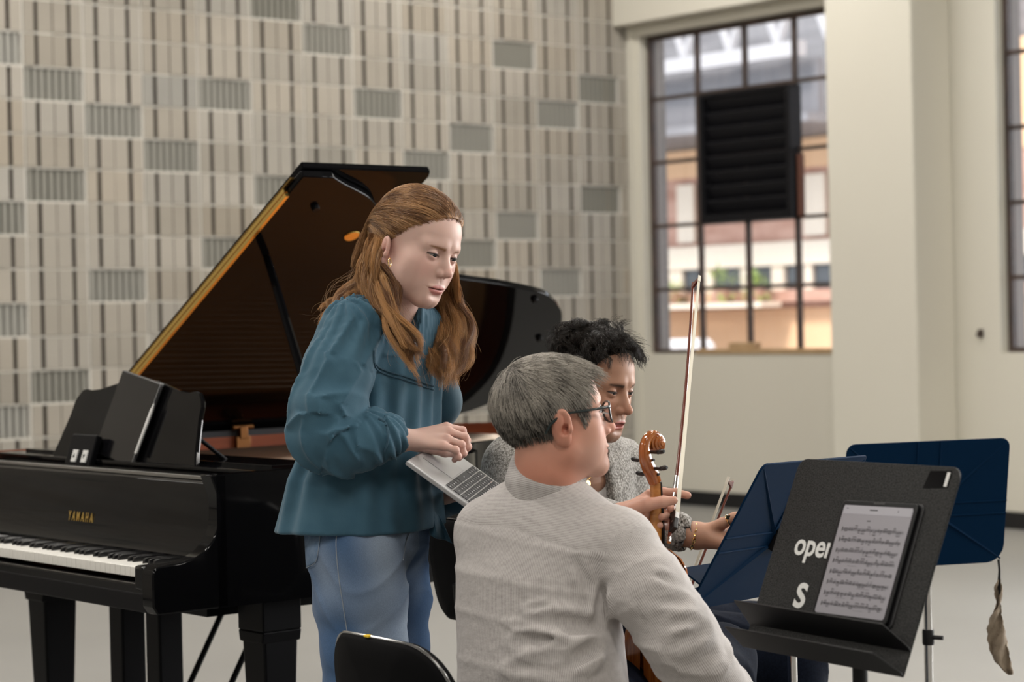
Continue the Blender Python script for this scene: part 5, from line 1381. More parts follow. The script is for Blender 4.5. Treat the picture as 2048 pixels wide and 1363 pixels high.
# ------------------------------------------------------------------ seated dark-haired man in a knit cardigan
M2_SKIN = (.43, .235, .155)
skin_m2 = make_skin('tan_skin', .48, .12)
m2o = dict(skin=M2_SKIN, red=(.43, .17, .10), lip=(.40, .11, .085), fat=.003, jaw=1.0, nose_w=.98, nose_len=.9, nose_dz=.004, mouth_dz=.004, chin_up=.008, brow_arch=.002, brow=1.1, lips=1.05, mouth_open=.0065, iris=(.012, .008, .006), eye_open=.55, slant=.10, gaze=(-.14, 1, -.25), brow_c=(.03, .018, .012), brow_a=.95, brow_w=.0046, brow_z=-.004, lash=.8,
           stubble=(.22, .12, .085, .38))
M2H = P(1184, 766, 4.95); m2s = 1.05
M2M = head_M(M2H, math.radians(52), math.radians(15), math.radians(2), 1)
m2base = np.array([.16, 5.15, 0])
mq = thing('person', 'person seated in a grey knit cardigan over a white tee, reaching toward the navy stand', 'person', m2base)
m2neck = [(xf(M2M, np.array([0, -.03, -.05])*m2s), .056), (P(1165, 860, 5.02), .057), (P(1150, 915, 5.06), .064), (P(1150, 950, 5.07), .08)]
parts = [head_part(m2o, M2M, m2s, m2neck, h=.0023)]
a = lambda x, y, Y: P(x, y, Y)
wr2 = a(1388, 1070, 4.70)
mc = [a(1470, 1058, 4.72), a(1476, 1070, 4.70), a(1474, 1082, 4.685), a(1466, 1092, 4.67)]
fing = [[mc[0], a(1505, 1050, 4.74), a(1528, 1046, 4.75), a(1545, 1046, 4.755)], [mc[1], a(1515, 1064, 4.72), a(1540, 1062, 4.73), a(1560, 1064, 4.735)],
        [mc[2], a(1512, 1078, 4.70), a(1536, 1078, 4.71), a(1554, 1080, 4.715)], [mc[3], a(1498, 1090, 4.68), a(1516, 1092, 4.69), a(1530, 1095, 4.69)]]
th = [a(1412, 1062, 4.70), a(1445, 1046, 4.68), a(1468, 1034, 4.67), a(1494, 1024, 4.67)]
parts.append(flat_hand(wr2, mc, fing, .031, .0092, [(a(1300, 1055, 4.72), .034), (a(1350, 1062, 4.71), .029), (wr2, .0265)], th, k=.018, col=M2_SKIN, red=(.46, .22, .15)))
sh2R, sh2L = P(1022, 930, 5.0), P(1238, 930, 5.20)
el2R = P(1085, 1050, 4.78); el2L = P(1290, 1110, 5.20); wr2L = P(1330, 1240, 5.06)
hip2 = P(1120, 1330, 5.22); hip2[2] = .585
k2R, k2L = np.array([.66, 5.20, .53]), np.array([.60, 5.46, .53]); h2R, h2L = hip2+np.array([.02, -.09, 0]), hip2+np.array([.08, .08, 0])
f2R, f2L = np.array([.68, 5.20, .09]), np.array([.64, 5.48, .09])
lm2 = [wr2L+np.array([.012+.014*i, -.03+.004*i, -.07]) for i in range(4)]
lf2 = [[m, m+np.array([.0, -.02, -.03]), m+np.array([-.012, -.006, -.05]), m+np.array([-.016, .012, -.048])] for m in lm2]
parts.append(flat_hand(wr2L, lm2, lf2, .028, .009, [(el2L*.4+wr2L*.6, .032), (wr2L, .027)], None, col=M2_SKIN, h=.003))
parts.append(core_part([([P(1150, 960, 5.08), P(1140, 1120, 5.12), hip2], [.05, .08, .10]), ([sh2R, P(1140, 940, 5.1), sh2L], [.03, .04, .03]), ([sh2R, el2R, a(1350, 1062, 4.71)], [.03, .03, .026]), ([sh2L, el2L, wr2L], [.03, .03, .026]),
                        ([hip2, h2R, k2R, f2R], [.09, .07, .05, .035]), ([hip2, h2L, k2L, f2L], [.09, .07, .05, .035])], M2_SKIN))
X, Fc, Cc = join_sh(parts)
np_mesh('body', X, Fc, skin_m2, mq, {'tint': ('FLOAT_COLOR', Cc)})
eyes(mq, M2M, m2o, m2s)
# ---- white tee
m_tee = mat('white_jersey', (.70, .68, .66), .85, bump=(300, .2, .0006))
m2yaw = math.atan2(-math.sin(math.radians(42)), -math.cos(math.radians(42)))
ty = [905, 935, 980, 1060, 1180, 1340]; tcx = [1150, 1148, 1142, 1138, 1132, 1125]; tY = [5.07, 5.08, 5.10, 5.12, 5.15, 5.2]
trx = [.075, .13, .165, .168, .165, .17]; try_ = [.06, .075, .10, .115, .12, .125]
tax = np.array([P(tcx[i], ty[i], tY[i]) for i in range(6)])[::-1]
def tee_sdf(p):
    z = p[:, 2]; d, an, u, v = loft(z, tax[:, 2], tax[:, 0], tax[:, 1], np.array(trx[::-1]), np.array(try_[::-1]), np.full(6, m2yaw), p)
    d = smax(d, z-1.03, .02); d = smin(d, s_chain(p, np.array([sh2R, P(1140, 935, 5.1), sh2L]), [.05, .055, .05], .03), .05)
    d = d-.003*wav(p, 22, 3)
    nk = s_cone(p, P(1170, 860, 5.0), P(1156, 940, 5.04), .066, .058); return smax(smax(d, -nk, .004), .62-z, .005)
X, Fc = sdf_mesh(tee_sdf, (-.12, 4.88, .6), (.40, 5.36, 1.08), .007); np_mesh('tee_shirt', X, Fc, m_tee, mq)
# ---- cardigan, open in front, with knit texture
m_knit = mat('grey_knit', (.30, .285, .26), .9, spec=.15, sheen=.25); nt = m_knit.node_tree; N = nt.nodes
_tc = N.new('ShaderNodeTexCoord'); _mp = N.new('ShaderNodeMapping'); _mp.inputs['Scale'].default_value = (270, 270, 170); _vo = N.new('ShaderNodeTexVoronoi'); _vo.inputs['Scale'].default_value = 1
_mr = N.new('ShaderNodeMapRange'); _mr.inputs[1].default_value = .2; _mr.inputs[2].default_value = .75
_mx = N.new('ShaderNodeMix'); _mx.data_type = 'RGBA'; _mx.inputs[6].default_value = (.46, .44, .41, 1); _mx.inputs[7].default_value = (.13, .12, .105, 1)
_bp = N.new('ShaderNodeBump'); _bp.invert = True; _bp.inputs['Strength'].default_value = .35; _bp.inputs['Distance'].default_value = .003
for x_, y_ in ((_tc.outputs['Object'], _mp.inputs[0]), (_mp.outputs[0], _vo.inputs['Vector']), (_vo.outputs['Distance'], _mr.inputs[0]), (_mr.outputs[0], _mx.inputs[0]), (_mx.outputs[2], N['Principled BSDF'].inputs['Base Color']), (_vo.outputs['Distance'], _bp.inputs['Height']), (_bp.outputs[0], N['Principled BSDF'].inputs['Normal'])): nt.links.new(x_, y_)
crx = [.085, .145, .185, .19, .188, .195]; cry = [.07, .09, .118, .135, .14, .148]
fdir = np.array([math.sin(math.radians(42)), -math.cos(math.radians(42))])
def card_sdf(p):
    z = p[:, 2]; d, an, u, v = loft(z, tax[:, 2], tax[:, 0], tax[:, 1], np.array(crx[::-1]), np.array(cry[::-1]), np.full(6, m2yaw), p)
    d = smax(d, z-1.045, .02); d = smin(d, s_chain(p, np.array([sh2R, P(1080, 912, 5.06), P(1140, 905, 5.12), P(1200, 912, 5.15), sh2L]), [.064, .06, .056, .06, .064], .03), .05)
    d = smin(d, s_chain(p, np.array([sh2R, el2R, P(1200, 1040, 4.745), P(1352, 1064, 4.705)]), [.066, .062, .050, .040], .02), .02)
    d = smin(d, s_chain(p, np.array([sh2L, el2L, wr2L]), [.066, .058, .040], .02), .02)
    d = d-.004*wav(p, 20, 5)-.003*(1-np.abs(np.sin(z*40+wav(p, 10, 2)*3)))**2
    # open front: a wedge in front of the chest
    fx = (p[:, 0]-np.interp(z, tax[:, 2], tax[:, 0])); fy = (p[:, 1]-np.interp(z, tax[:, 2], tax[:, 1])); f = fx*fdir[0]+fy*fdir[1]; s = -fx*fdir[1]+fy*fdir[0]
    s = s+.030; op = np.maximum(np.abs(s)-.050, .02-f)
    inner = np.minimum(s_chain(p, np.array([sh2R, P(1140, 930, 5.1), sh2L]), [.04, .05, .04]), 9)
    d2 = smax(d, -op, .012)
    rib = np.abs(np.abs(s)-.064)-.016; rb = smax(np.maximum(rib, .03-f), np.abs(d-.002)-.005, .004)
    rb = np.where((z < 1.04) & (z > .62), rb, 1.) -.0012*np.sin((s)*700)
    d = smin(d2, rb, .004)
    nk = s_cone(p, P(1172, 850, 4.99), P(1152, 930, 5.05), .072, .064); d = smax(d, -nk, .006)
    ce = s_cone(p, P(1352, 1064, 4.705), P(1420, 1075, 4.70), .030, .030); d = smax(d, -ce, .004)
    return smax(d, .60-z, .005)
X, Fc = sdf_mesh(card_sdf, (-.16, 4.58, .58), (.46, 5.42, 1.12), .0058); cd = np_mesh('cardigan', X, Fc, m_knit, mq)
# ribbed cuff
mb = MB(); c0, c1 = P(1318, 1059, 4.71), P(1354, 1065, 4.705); mb.tube([c0, c0*.7+c1*.3, c0*.3+c1*.7, c1], [.040, .0425, .0425, .0405], 48, cap=False)
V = np.vstack(mb.v); 
m_rib = mat('knit_rib', (.42, .40, .37), .9, spec=.15, noise=((260, 60, 260), 1., (.15, .14, .12)), bump=((200, 50, 200), .5, .002))
cf = mb.build('cuff', m_rib, cd, world=True); sm = cf.modifiers.new('thick', 'SOLIDIFY'); sm.thickness = .004
legs_meshes(mq, trousers(hip2, h2R, k2R, f2R, h2L, k2L, f2L, .66), [hip2, k2R, f2R, k2L, f2L], m_navyjean)
shoe_mesh(mq, f2R, (.85, -.5), m_dshoe); shoe_mesh(mq, f2L, (.85, -.5), m_dshoe)
# ---- hair: cropped sides, long wavy top
m_dark = hair_mat('black_brown_hair', (.006, .0045, .004), (.035, .026, .021), .34, .22)
m_darkb = mat('black_hair_base', (.006, .005, .004), .9, spec=.1)
rg = np.random.default_rng(8)
def hl2(p):
    y = p[:, 1]; return np.interp(y, [-.12, -.05, -.02, .0, .015, .03, .045, .055, .068, .08], [-.075, -.055, .0, -.02, -.012, .024, .052, .073, .085, .094])
reg2 = lambda p: np.clip((p[:, 2]-hl2(p))/.004+.5, 0, 1)
roots = scalp_roots(13000, reg2, rg); topm = (roots[:, 2] > .066) & (np.abs(roots[:, 0]) < .066)
_, g0 = grad(cran, roots)
n = len(roots); tp = topm.astype(float)
ph = rg.uniform(0, 6.28, n); clump = np.round(roots/.016); hsh = np.sin(clump@np.array([12.9, 78.2, 37.7]))*43758.5; hsh = hsh-np.floor(hsh); h2 = np.sin(clump@np.array([39.3, 11.1, 83.1]))*24634.6; h2 = h2-np.floor(h2)
d0 = g0*(.45+.75*tp)[:, None]+np.stack([(hsh-.5)*.9*tp, .15*(1-tp)+tp*(.25*np.clip((roots[:, 1]+.06)/.1, -.8, 1)), -.75*(1-tp)+.75*tp], 1)+np.stack([h2-.5, hsh-.5, h2*0], 1)*.35*tp[:, None]
L = np.where(topm, .040+.024*hsh+.010*np.clip(roots[:, 1]/.08, 0, 1), .010)*rg.uniform(.75, 1.05, n)
def bend2(x, d, t):
    w = np.sin(t*7+hsh*6.28)*.42*tp; w2 = np.cos(t*6+h2*6.28)*.42*tp
    return np.stack([w, w2*.7+.10*tp, -.16*tp-.04+0*w], 1)
st = grow(roots, d0, L, 12, rg, bend2, off=.008, wob=.03)
X, Fc = sdf_mesh(lambda q: smax(smax(cran(q)-.0060-.003*np.clip((q[:, 2]-.06)/.03, 0, 1), (hl2(q)+.002)-q[:, 2], .006), -(cran(q)+.004), .002), (-.1, -.13, -.09), (.1, .12, .145), .0034)
hm2 = np_mesh('hair', xf(M2M, X*m2s), Fc, m_darkb, mq)
S = xf(M2M, st.reshape(-1, 3)*m2s).reshape(st.shape); hair_obj('hair_strands', S, .00045, m_dark, hm2, .45, tint=hair_tint(len(S), (.004, .003, .0025), (.022, .016, .012), rg))
# ---- necklace, bracelet, ring
mb = MB(); mb.tube(spline([P(1120, 905, 5.06), P(1148, 940, 5.0), P(1175, 958, 4.965), P(1196, 930, 4.99), P(1206, 900, 5.05)], 30), .0009, 6); nk_ = mb.build('necklace', m_goldj, mq, world=True)
mb = MB(); mb.lathe([(.004, -.001), (.0075, -.001), (.0075, .001), (.004, .001)], P(1176, 966, 4.955), 16, R=frame(z=(fdir[0], fdir[1], .2), x=(1, 0, 0))); mb.build('pendant', m_goldj, nk_, world=True)
mb = MB(); bc = P(1388, 1071, 4.70); Rb_ = frame(z=(.93, -.05, -.22), x=(0, 1, 0))
for i in range(22):
    t = 2*PI*i/22; c = bc+Rb_@np.array([.0305*math.cos(t), .0285*math.sin(t), 0]); tt = Rb_@np.array([-math.sin(t), math.cos(t), 0]); nn = Rb_@np.array([math.cos(t), math.sin(t), 0]) if i % 2 else Rb_@np.array([0, 0, 1.])
    mb.tube([c+tt*.0062*math.cos(q)+nn*.0032*math.sin(q) for q in np.linspace(0, 2*PI, 11)[:-1]], .0013, 6, closed=True)
mb.build('bracelet', m_goldj, mq, world=True)
mb = MB(); rc = P(1458, 1040, 4.675); dv = th[2]-th[1]; Rr_ = frame(z=dv, x=(0, 1, 0))
mb.tube([rc+Rr_@np.array([.0125*math.cos(q), .0125*math.sin(q), 0]) for q in np.linspace(0, 2*PI, 25)[:-1]], .0019, 8, closed=True)
mb.box(rc+Rr_@np.array([-.0125, 0, 0])*.0+np.array([-.003, -.011, .008]), (.009, .004, .008)); mb.build('ring', m_goldj, mq, world=True)
# ------------------------------------------------------------------ violin and bows
m_varnish = mat('violin_varnish', (.40, .130, .024), .16, coat=.7, noise=((30, 160, 12), .9, (.22, .05, .008)))
m_neckwood = mat('maple_neck', (.46, .20, .05), .3, coat=.3, noise=((60, 60, 200), .8, (.30, .11, .022)))
m_ebonyw = mat('ebony_wood', (.010, .009, .009), .3)
m_nickel = mat('nickel', (.62, .61, .60), .2, metal=1.)
m_bowwood = mat('pernambuco', (.13, .028, .016), .25, coat=.4)
m_bhair = mat('bow_hair', (.72, .67, .55), .6)
m_string = mat('violin_string', (.45, .44, .42), .3, metal=1.)
def make_violin(label, origin, R):
    """local: z from tail button up to the scroll, x out of the front plate, y across"""
    v = thing('violin', label, 'violin', origin, R)
    zz = [0, .006, .02, .045, .08, .115, .14, .155, .163, .172, .19, .21, .226, .236, .245, .265, .29, .315, .335, .350, .356]
    ww = [.0, .035, .066, .092, .1035, .099, .088, .080, .083, .062, .0555, .0565, .066, .082, .078, .0815, .0835, .078, .062, .035, .018]
    up = [(w, z) for w, z in zip(ww, zz)]; out = np.array(up+[(-w, z) for w, z in up[::-1] if w > 0])
    n = len(out); c = np.array([0, .17])
    rib = MB(); ri = offset_poly(out[::-1], .003)[::-1] if False else (out-c)*np.array([.965, .985])+c
    rib.prism([(-.016, y, z) for y, z in ri], (.032, 0, 0)); rib.build('ribs', m_varnish, v, smooth=60)
    for sgn, nm in ((1, 'front_plate'), (-1, 'back_plate')):
        mb = MB(); rings = [1.0, 1.0, .93, .8, .6, .35, .05]; V = []
        for k, s in enumerate(rings):
            h = (0 if k == 0 else .004+.011*(1-s*s)**.8)
            for y, z in out:
                zc = np.clip(z, .05, .31); V.append((sgn*(.016+h), y*s, zc*(1-s)*1.0+(z-zc*(1-s)) if False else z*s+(1-s)*np.interp(z, [0, .356], [.06, .30])))
        mb.grid(np.array(V), n, len(rings), closed_u=True); mb.build(nm, m_varnish, v, smooth=50)
    mb = MB(); mb.tube([(-.004, 0, .335), (-.002, 0, .352), (.008, 0, .372), (.011, 0, .40), (.012, 0, .45), (.012, 0, .485)], [.022, .019, .0145, .0125, .0118, .0118], 16); nk = mb.build('neck', m_neckwood, v)
    mb = MB(); mb.prism([(.019, -.021, .225), (.019, .021, .225), (.0255, .014, .225), (.028, 0, .225), (.0255, -.014, .225)], (0, 0, .001))
    V = []
    for z, w, x in ((.225, .021, .030), (.36, .0165, .023), (.487, .012, .0175)):
        V += [(x-.004, -w, z), (x, -w, z), (x+.0035, -w*.5, z), (x+.0045, 0, z), (x+.0035, w*.5, z), (x, w, z), (x-.004, w, z)]
    mb = MB(); mb.grid(np.array(V), 7, 3, closed_u=True); mb.f += [[0, 1, 2, 3, 4, 5, 6], [20, 19, 18, 17, 16, 15, 14]]; mb.m += [0, 0]; mb.build('fingerboard', m_ebonyw, v, smooth=50)
    # peg box and scroll: swept along a spiral
    pc = [(.010, .486), (.003, .500), (-.009, .517), (-.018, .536), (-.020, .556), (-.013, .574), (.001, .584), (.015, .580), (.0225, .568), (.019, .556), (.009, .553), (.004, .561), (.009, .568), (.0135, .564)]
    pr = [.0125, .0135, .0135, .0125, .0110, .0100, .0090, .0080, .0070, .0062, .0055, .0048, .0042, .0035]
    pw = [1.0, 1.05, 1.05, 1.0, .98, 1.0, 1.15, 1.35, 1.6, 1.9, 2.3, 2.8, 3.3, 4.2]
    P3 = spline(np.array([(x, 0, z) for x, z in pc]), 60); rr = np.interp(np.linspace(0, 13, 60), range(14), pr); wv = np.interp(np.linspace(0, 13, 60), range(14), pw)
    mb = MB(); T = np.gradient(P3, axis=0); T /= np.linalg.norm(T, axis=1)[:, None]; V = []; nn = 16
    for i in range(60):
        u = np.cross(T[i], [0, 1., 0])
        for j in range(nn):
            a = 2*PI*j/nn; cx, sx = math.cos(a), math.sin(a); cx, sx = math.copysign(abs(cx)**.6, cx), math.copysign(abs(sx)**.6, sx)
            dent = 1-.22*math.exp(-((abs(cx)-0)/.35)**2)*0; V.append(P3[i]+u*rr[i]*cx*.92+np.array([0, 1., 0])*rr[i]*sx*wv[i]*.92)
    mb.grid(np.array(V), nn, 60, closed_u=True); mb.f += [[j for j in range(nn)][::-1], [59*nn+j for j in range(nn)]]; mb.m += [0, 0]
    sc = mb.build('scroll', m_varnish, v, smooth=60)
    mb = MB(); [mb.lathe([(r_*.8, -y_), (r_, -y_+.0015), (r_, y_-.0015), (r_*.8, y_)], (.0125, 0, .5655), 24, R=rotx(PI/2)) for r_, y_ in ((.0195, .0100), (.0150, .0145), (.0100, .0180), (.0055, .0205))]; mb.build('volute', m_varnish, sc, smooth=40)
    for k, (x, z, s) in enumerate(((.004, .503, 1), (-.004, .515, -1), (-.010, .532, 1), (-.012, .548, -1))):
        mb = MB(); y0 = .014*s
        mb.tube([(x, -y0*1.2, z), (x, y0, z), (x, y0*2.0, z), (x, y0*2.15, z)], [.0028, .0034, .0040, .0048], 10)
        mb.tube([(x, y0*2.15, z), (x, y0*2.6, z+.001), (x, y0*3.1, z+.002), (x, y0*3.35, z+.002)], [.004, .0052, .0050, .003], 12, up=[0, 0, 1], flat=.45 if False else 1); mb.build('peg', m_ebonyw, v)
    mb = MB()
    for y in (-.006, -.002, .002, .006): mb.tube([(.036, y*1.9, .155), (.0225, y, .488)], .0005, 5)
    mb.build('strings', m_string, v)
    mb = MB(); mb.prism([(.030, -.021, .1550), (.030, -.018, .155), (.030, .018, .155), (.030, .021, .155), (.040, .016, .155), (.044, 0, .155), (.040, -.016, .155)][:4]+[(.040, .016, .155), (.044, 0, .155), (.040, -.016, .155)], (0, 0, .003)); mb.build('bridge', m_neckwood, v, smooth=0)
    mb = MB(); mb.prism([(.034, -.011, .005), (.034, .011, .005), (.034, .022, .105), (.034, -.022, .105)], (.006, 0, 0)); mb.build('tailpiece', m_ebonyw, v, bevel=.002)
    mb = MB(); mb.lathe([(.030, 0), (.034, .006), (.030, .010), (.015, .007)], (.030, .05, .035), 20, R=roty(PI/2)); mb.box((.0, .055, .0), (.066, .03, .006)); mb.build('chin_rest', m_ebonyw, v)
    return v
vax = np.array([.02, .05, 1.]); vax /= np.linalg.norm(vax)
vt = P(1303, 858, 4.36)
VR = frame(z=vax, x=(.74, .67, 0)); vo = vt-VR@np.array([.0, 0, .594])
make_violin('glossy orange violin held upright by the person in the striped shirt', vo, VR)
def make_bow(label, frog, tip, hairdir):
    """frog end and tip end in world; hairdir: where the hair lies from the stick"""
    d = np.array(tip)-np.array(frog); L = np.linalg.norm(d); R = frame(z=d, x=hairdir)
    b = thing('bow', label, 'bow', frog, R); S = L/.745
    t = np.linspace(0, 1, 24); mb = MB()
    mb.tube([(-.0+.010*math.sin(PI*q)*1.0, 0, .012+q*(L-.016)) for q in t], np.interp(t, [0, .3, 1], [.0043, .0041, .0027]), 10); mb.build('stick', m_bowwood, b)
    mb = MB(); mb.tube([(0, 0, 0), (0, 0, .013)], .0043, 12); mb.tube([(0, 0, .004), (0, 0, .009)], .0047, 12); mb.build('button', m_nickel, b)
    mb = MB(); mb.prism([(.003, -.005, .022), (.020, -.005, .026), (.0205, -.005, .070), (.012, -.005, .074), (.004, -.005, .066)], (0, .010, 0)); fr = mb.build('frog', m_ebonyw, b, smooth=0, bevel=.0015)
    mb = MB(); mb.box((.0188, 0, .062), (.0055, .0096, .022)); mb.tube([(.012, -.0054, .045), (.012, .0054, .045)], .0022, 10); mb.build('ferrule', m_nickel, fr, smooth=30)
    cb_ = lambda z: (.010*math.sin(PI*(z-.012)/(L-.016)), 0, z)
    mb = MB(); mb.tube([cb_(z) for z in (.07, .095, .12, .145, .17)], .0048, 12); mb.build('winding', m_nickel, b)
    mb = MB(); mb.tube([cb_(z) for z in (.060, .080, .098)], .0056, 12); mb.build('thumb_grip', m_ebonyw, b)
    mb = MB(); mb.prism([(-.003, -.003, L-.018), (.010, -.003, L-.012), (.0235, -.003, L-.006), (.0235, -.003, L-.001), (.008, -.003, L-.002), (-.001, -.003, L+.002)], (0, .006, 0)); mb.build('tip_head', m_bowwood, b, smooth=0, bevel=.001)
    mb = MB(); mb.box((.0245, 0, L-.004), (.002, .0065, .018)); mb.build('tip_plate', mat('ivory_tip', (.75, .70, .60), .4), b, smooth=0)
    mb = MB(); a_, c_ = np.array([.021, 0, .066]), np.array([.0235, 0, L-.006]); V = []
    for q in np.linspace(0, 1, 8):
        p = a_*(1-q)+c_*q; w = .0050*(1-q)+.0030*q; V += [p+[-.0006, -w, 0], p+[.0006, -w, 0], p+[.0006, w, 0], p+[-.0006, w, 0]]
    mb.grid(np.array(V), 4, 8, closed_u=True); mb.build('hair_ribbon', m_bhair, b, smooth=0)
    return b
make_bow('violin bow with white hair standing upright in the hand at the violin neck', P(1338, 1084, 4.325), P(1386, 566, 4.84), (.36, -.93, 0))
make_bow('violin bow slanting behind the reaching hand and the navy stand', P(1243, 1555, 4.99), P(1466, 962, 5.06), (-.65, -.75, 0))

# ------------------------------------------------------------------ open laptop held by the woman
m_alu = mat('aluminium', (.50, .50, .51), .35, metal=.85); m_key = mat('laptop_key', (.012, .012, .014), .5); m_track = mat('trackpad', (.42, .42, .43), .3, metal=.6); m_legend = mat('key_legend', (.55, .55, .55), .5)
LX, LYv = np.array([-.190, -.979, -.074]), np.array([.799, -.111, -.591]); LR = frame(x=LX, y=LYv); LT = P(879, 880.5, 4.74)
lp = thing('laptop', 'open silver laptop held sideways by the person in the blue blouse', 'laptop', LT, LR)
mb = MB(); mb.box((.152, .106, -.0055), (.304, .212, .011)); base_ = mb.build('base', m_alu, lp, smooth=0, bevel=.004, bseg=3)
mb = MB(); mb.box((.152, .052, .0003), (.118, .076, .0012)); mb.build('trackpad', m_track, base_, smooth=0)
mb = MB(); mb.box((.152, .148, .0002), (.276, .108, .0010)); mb.build('key_well', m_alu, base_, smooth=0)
rows = [(.102, [1, 1, 1, 1.25, 5.1, 1.25, 1, .95, .95, .95]), (.121, [2.3]+[1]*10+[2.3]), (.140, [1.8]+[1]*11+[1.8]), (.159, [1.5]+[1]*12+[1.1]), (.178, [1]*13+[1.6]), (.195, [1.05]*13+[.95])]
lg = MB(); kn = 0
for y, ws in rows:
    tot = sum(ws); x = .017; u = .270/tot
    for w in ws:
        mb = MB(); kw = w*u-.0022; mb.box((x+w*u/2, y, .0012), (kw, .0162 if y < .19 else .0125, .0016)); kb = mb.build('key', m_key, base_, smooth=0); 
        lg.box((x+w*u/2, y+.001, .0021), (min(.005, kw*.35), .0022, .0002)); x += w*u
lg.build('key_legends', m_legend, base_, smooth=0)
ah = math.radians(13); mb = MB(); Rh = rotx(ah); mb.box(np.array([.152, .214, .001])+Rh@np.array([0, .106, 0]), (.304, .212, .006), Rh); scn = mb.build('screen_lid', m_alu, lp, smooth=0, bevel=.003)
mb = MB(); mb.box(np.array([.152, .214, .001])+Rh@np.array([0, .106, .0034]), (.290, .196, .0006), Rh); mb.build('display', mat('laptop_display', (.02, .02, .025), .12), scn, smooth=0)

# ------------------------------------------------------------------ music stands
m_blkmetal = mat('black_speckled_metal', (.010, .010, .010), .5, spec=.25, noise=(420, .9, (.052, .052, .051)), ior=1.25, bump=(900, .2, .0006)); m_blk = mat('black_metal', (.007, .007, .008), .45, spec=.25)
m_navy = mat('navy_plastic', (.0025, .016, .044), .5, spec=.3, ior=1.12); m_chrome = mat('chrome', (.60, .59, .57), .12, metal=1.); m_paint = mat('stencil_paint', (.66, .66, .64), .8)
def rrect(w, h, r, corners=(1, 1, 1, 1), n=5, cut=None):
    """rounded rectangle outline, counter-clockwise from bottom left"""
    out = []
    for (cx, cy, a0, on) in ((0, 0, PI, corners[0]), (w, 0, 1.5*PI, corners[1]), (w, h, 0, corners[2]), (0, h, .5*PI, corners[3])):
        if not on: out.append((cx, cy)); continue
        rr = r*on; ox, oy = cx+(rr if cx == 0 else -rr), cy+(rr if cy == 0 else -rr)
        for i in range(n+1): a = a0+.5*PI*i/n; out.append((ox+rr*math.cos(a), oy+rr*math.sin(a)))
    return out
def stand_foot(parent, R, loc, top, m, px_r=.0135, foot=True, azi=.3):
    """pole and tripod under a desk, built in world space"""
    mb = MB(); c = np.array([top[0], top[1], 0]); mb.tube([c+[0, 0, .12], [top[0], top[1], top[2]*.62]], px_r, 14); lo_ = mb.build('lower_tube', m, parent, world=True)
    mb = MB(); mb.tube([[top[0], top[1], top[2]*.60], top], px_r*.93, 14); mb.build('upper_tube', m, parent, world=True)
    mb = MB(); mb.lathe([(px_r*1.25, -.02), (px_r*1.35, -.015), (px_r*1.35, .015), (px_r*1.25, .02)], (top[0], top[1], top[2]*.62), 16); mb.tube([(top[0], top[1], top[2]*.62), (top[0]+.035, top[1]-.02, top[2]*.62)], .006, 8); mb.build('collar', m_blk, parent, world=True)
    for k in range(3):
        a_ = azi+2*PI*k/3; e = np.array([math.cos(a_), math.sin(a_), 0]); mb = MB(); mb.tube([c+[0, 0, .15], c+e*.12+[0, 0, .10], c+e*.27+[0, 0, .010]], .009, 8); mb.build('leg', m_blk, parent, world=True)
# front black stand, facing the grey-haired man
bx = np.array([.485, -.874, .012]); tau = math.radians(22.5)
by = np.array([.874*math.sin(tau), .485*math.sin(tau), math.cos(tau)]); BR = frame(x=bx, y=by); BO = P(1489, 1291, 4.02); bw, bh = .462, .372
bs = thing('music_stand', 'black speckled metal music stand with white stencilled letters and a tablet on it', 'music stand', BO, BR)
mb = MB(); mb.prism([(x, y, -.003) for x, y in rrect(bw, bh, .024, (0, 0, 1, 1))], (0, 0, .005)); dk = mb.build('desk', m_blkmetal, bs, smooth=0, bevel=.0012)
def trough(v0, v1, depth, name, m):
    q = MB(); ch = .04                     # a plate rising outward from the desk, one corner clipped
    q.prism([(-.002, v0, 0), (bw+.002, v0, 0), (bw+.002, v0+(v1-v0)*.2, depth*.2), (bw-ch, v1, depth), (-.016, v1, depth)], (0, -.0028, .001))
    q.build(name, m, bs, smooth=0, bevel=.0008)
trough(.044, .076, .041, 'upper_shelf', m_blk)
trough(.0, .024, .044, 'lower_shelf', m_blk)
def stencil(txt, size, x, y):
    tv, tf = text_mesh(txt, size, .0003, .0012, 1.0); q = MB(); q.add(tv+np.array([x, y, .0026]), tf); return q
q = stencil('open', .060, .066, .186); t1_ = q.build('stencil_lettering', m_paint, dk, smooth=0, fix=False)
q = stencil('s', .098, .108, .088); t2_ = q.build('stencil_lettering', m_paint, dk, smooth=0, fix=False)
mb = MB(); mb.prism([(bw-.085, bh-.042, .0024), (bw-.022, bh-.038, .0024), (bw-.022, bh-.008, .0024), (bw-.078, bh-.010, .0024)], (0, 0, .0008)); mb.build('tape_patch', mat('glossy_black_tape', (.006, .006, .007), .08, spec=.8), dk, smooth=0)
mb = MB(); mb.box((bw-.028, bh-.024, .0034), (.008, .026, .0008)); mb.build('white_scrap', m_paint, dk, smooth=0)
top = BO+BR@np.array([bw/2, .10, -.02]); mb = MB(); mb.box((bw/2, .10, -.014), (.09, .06, .022)); mb.build('tilt_bracket', m_blk, bs, smooth=0, bevel=.003)
pt_ = P(1720, 1345, 3.86); stand_foot(bs, None, None, np.array([pt_[0], pt_[1], .72]), m_blk, .0150)
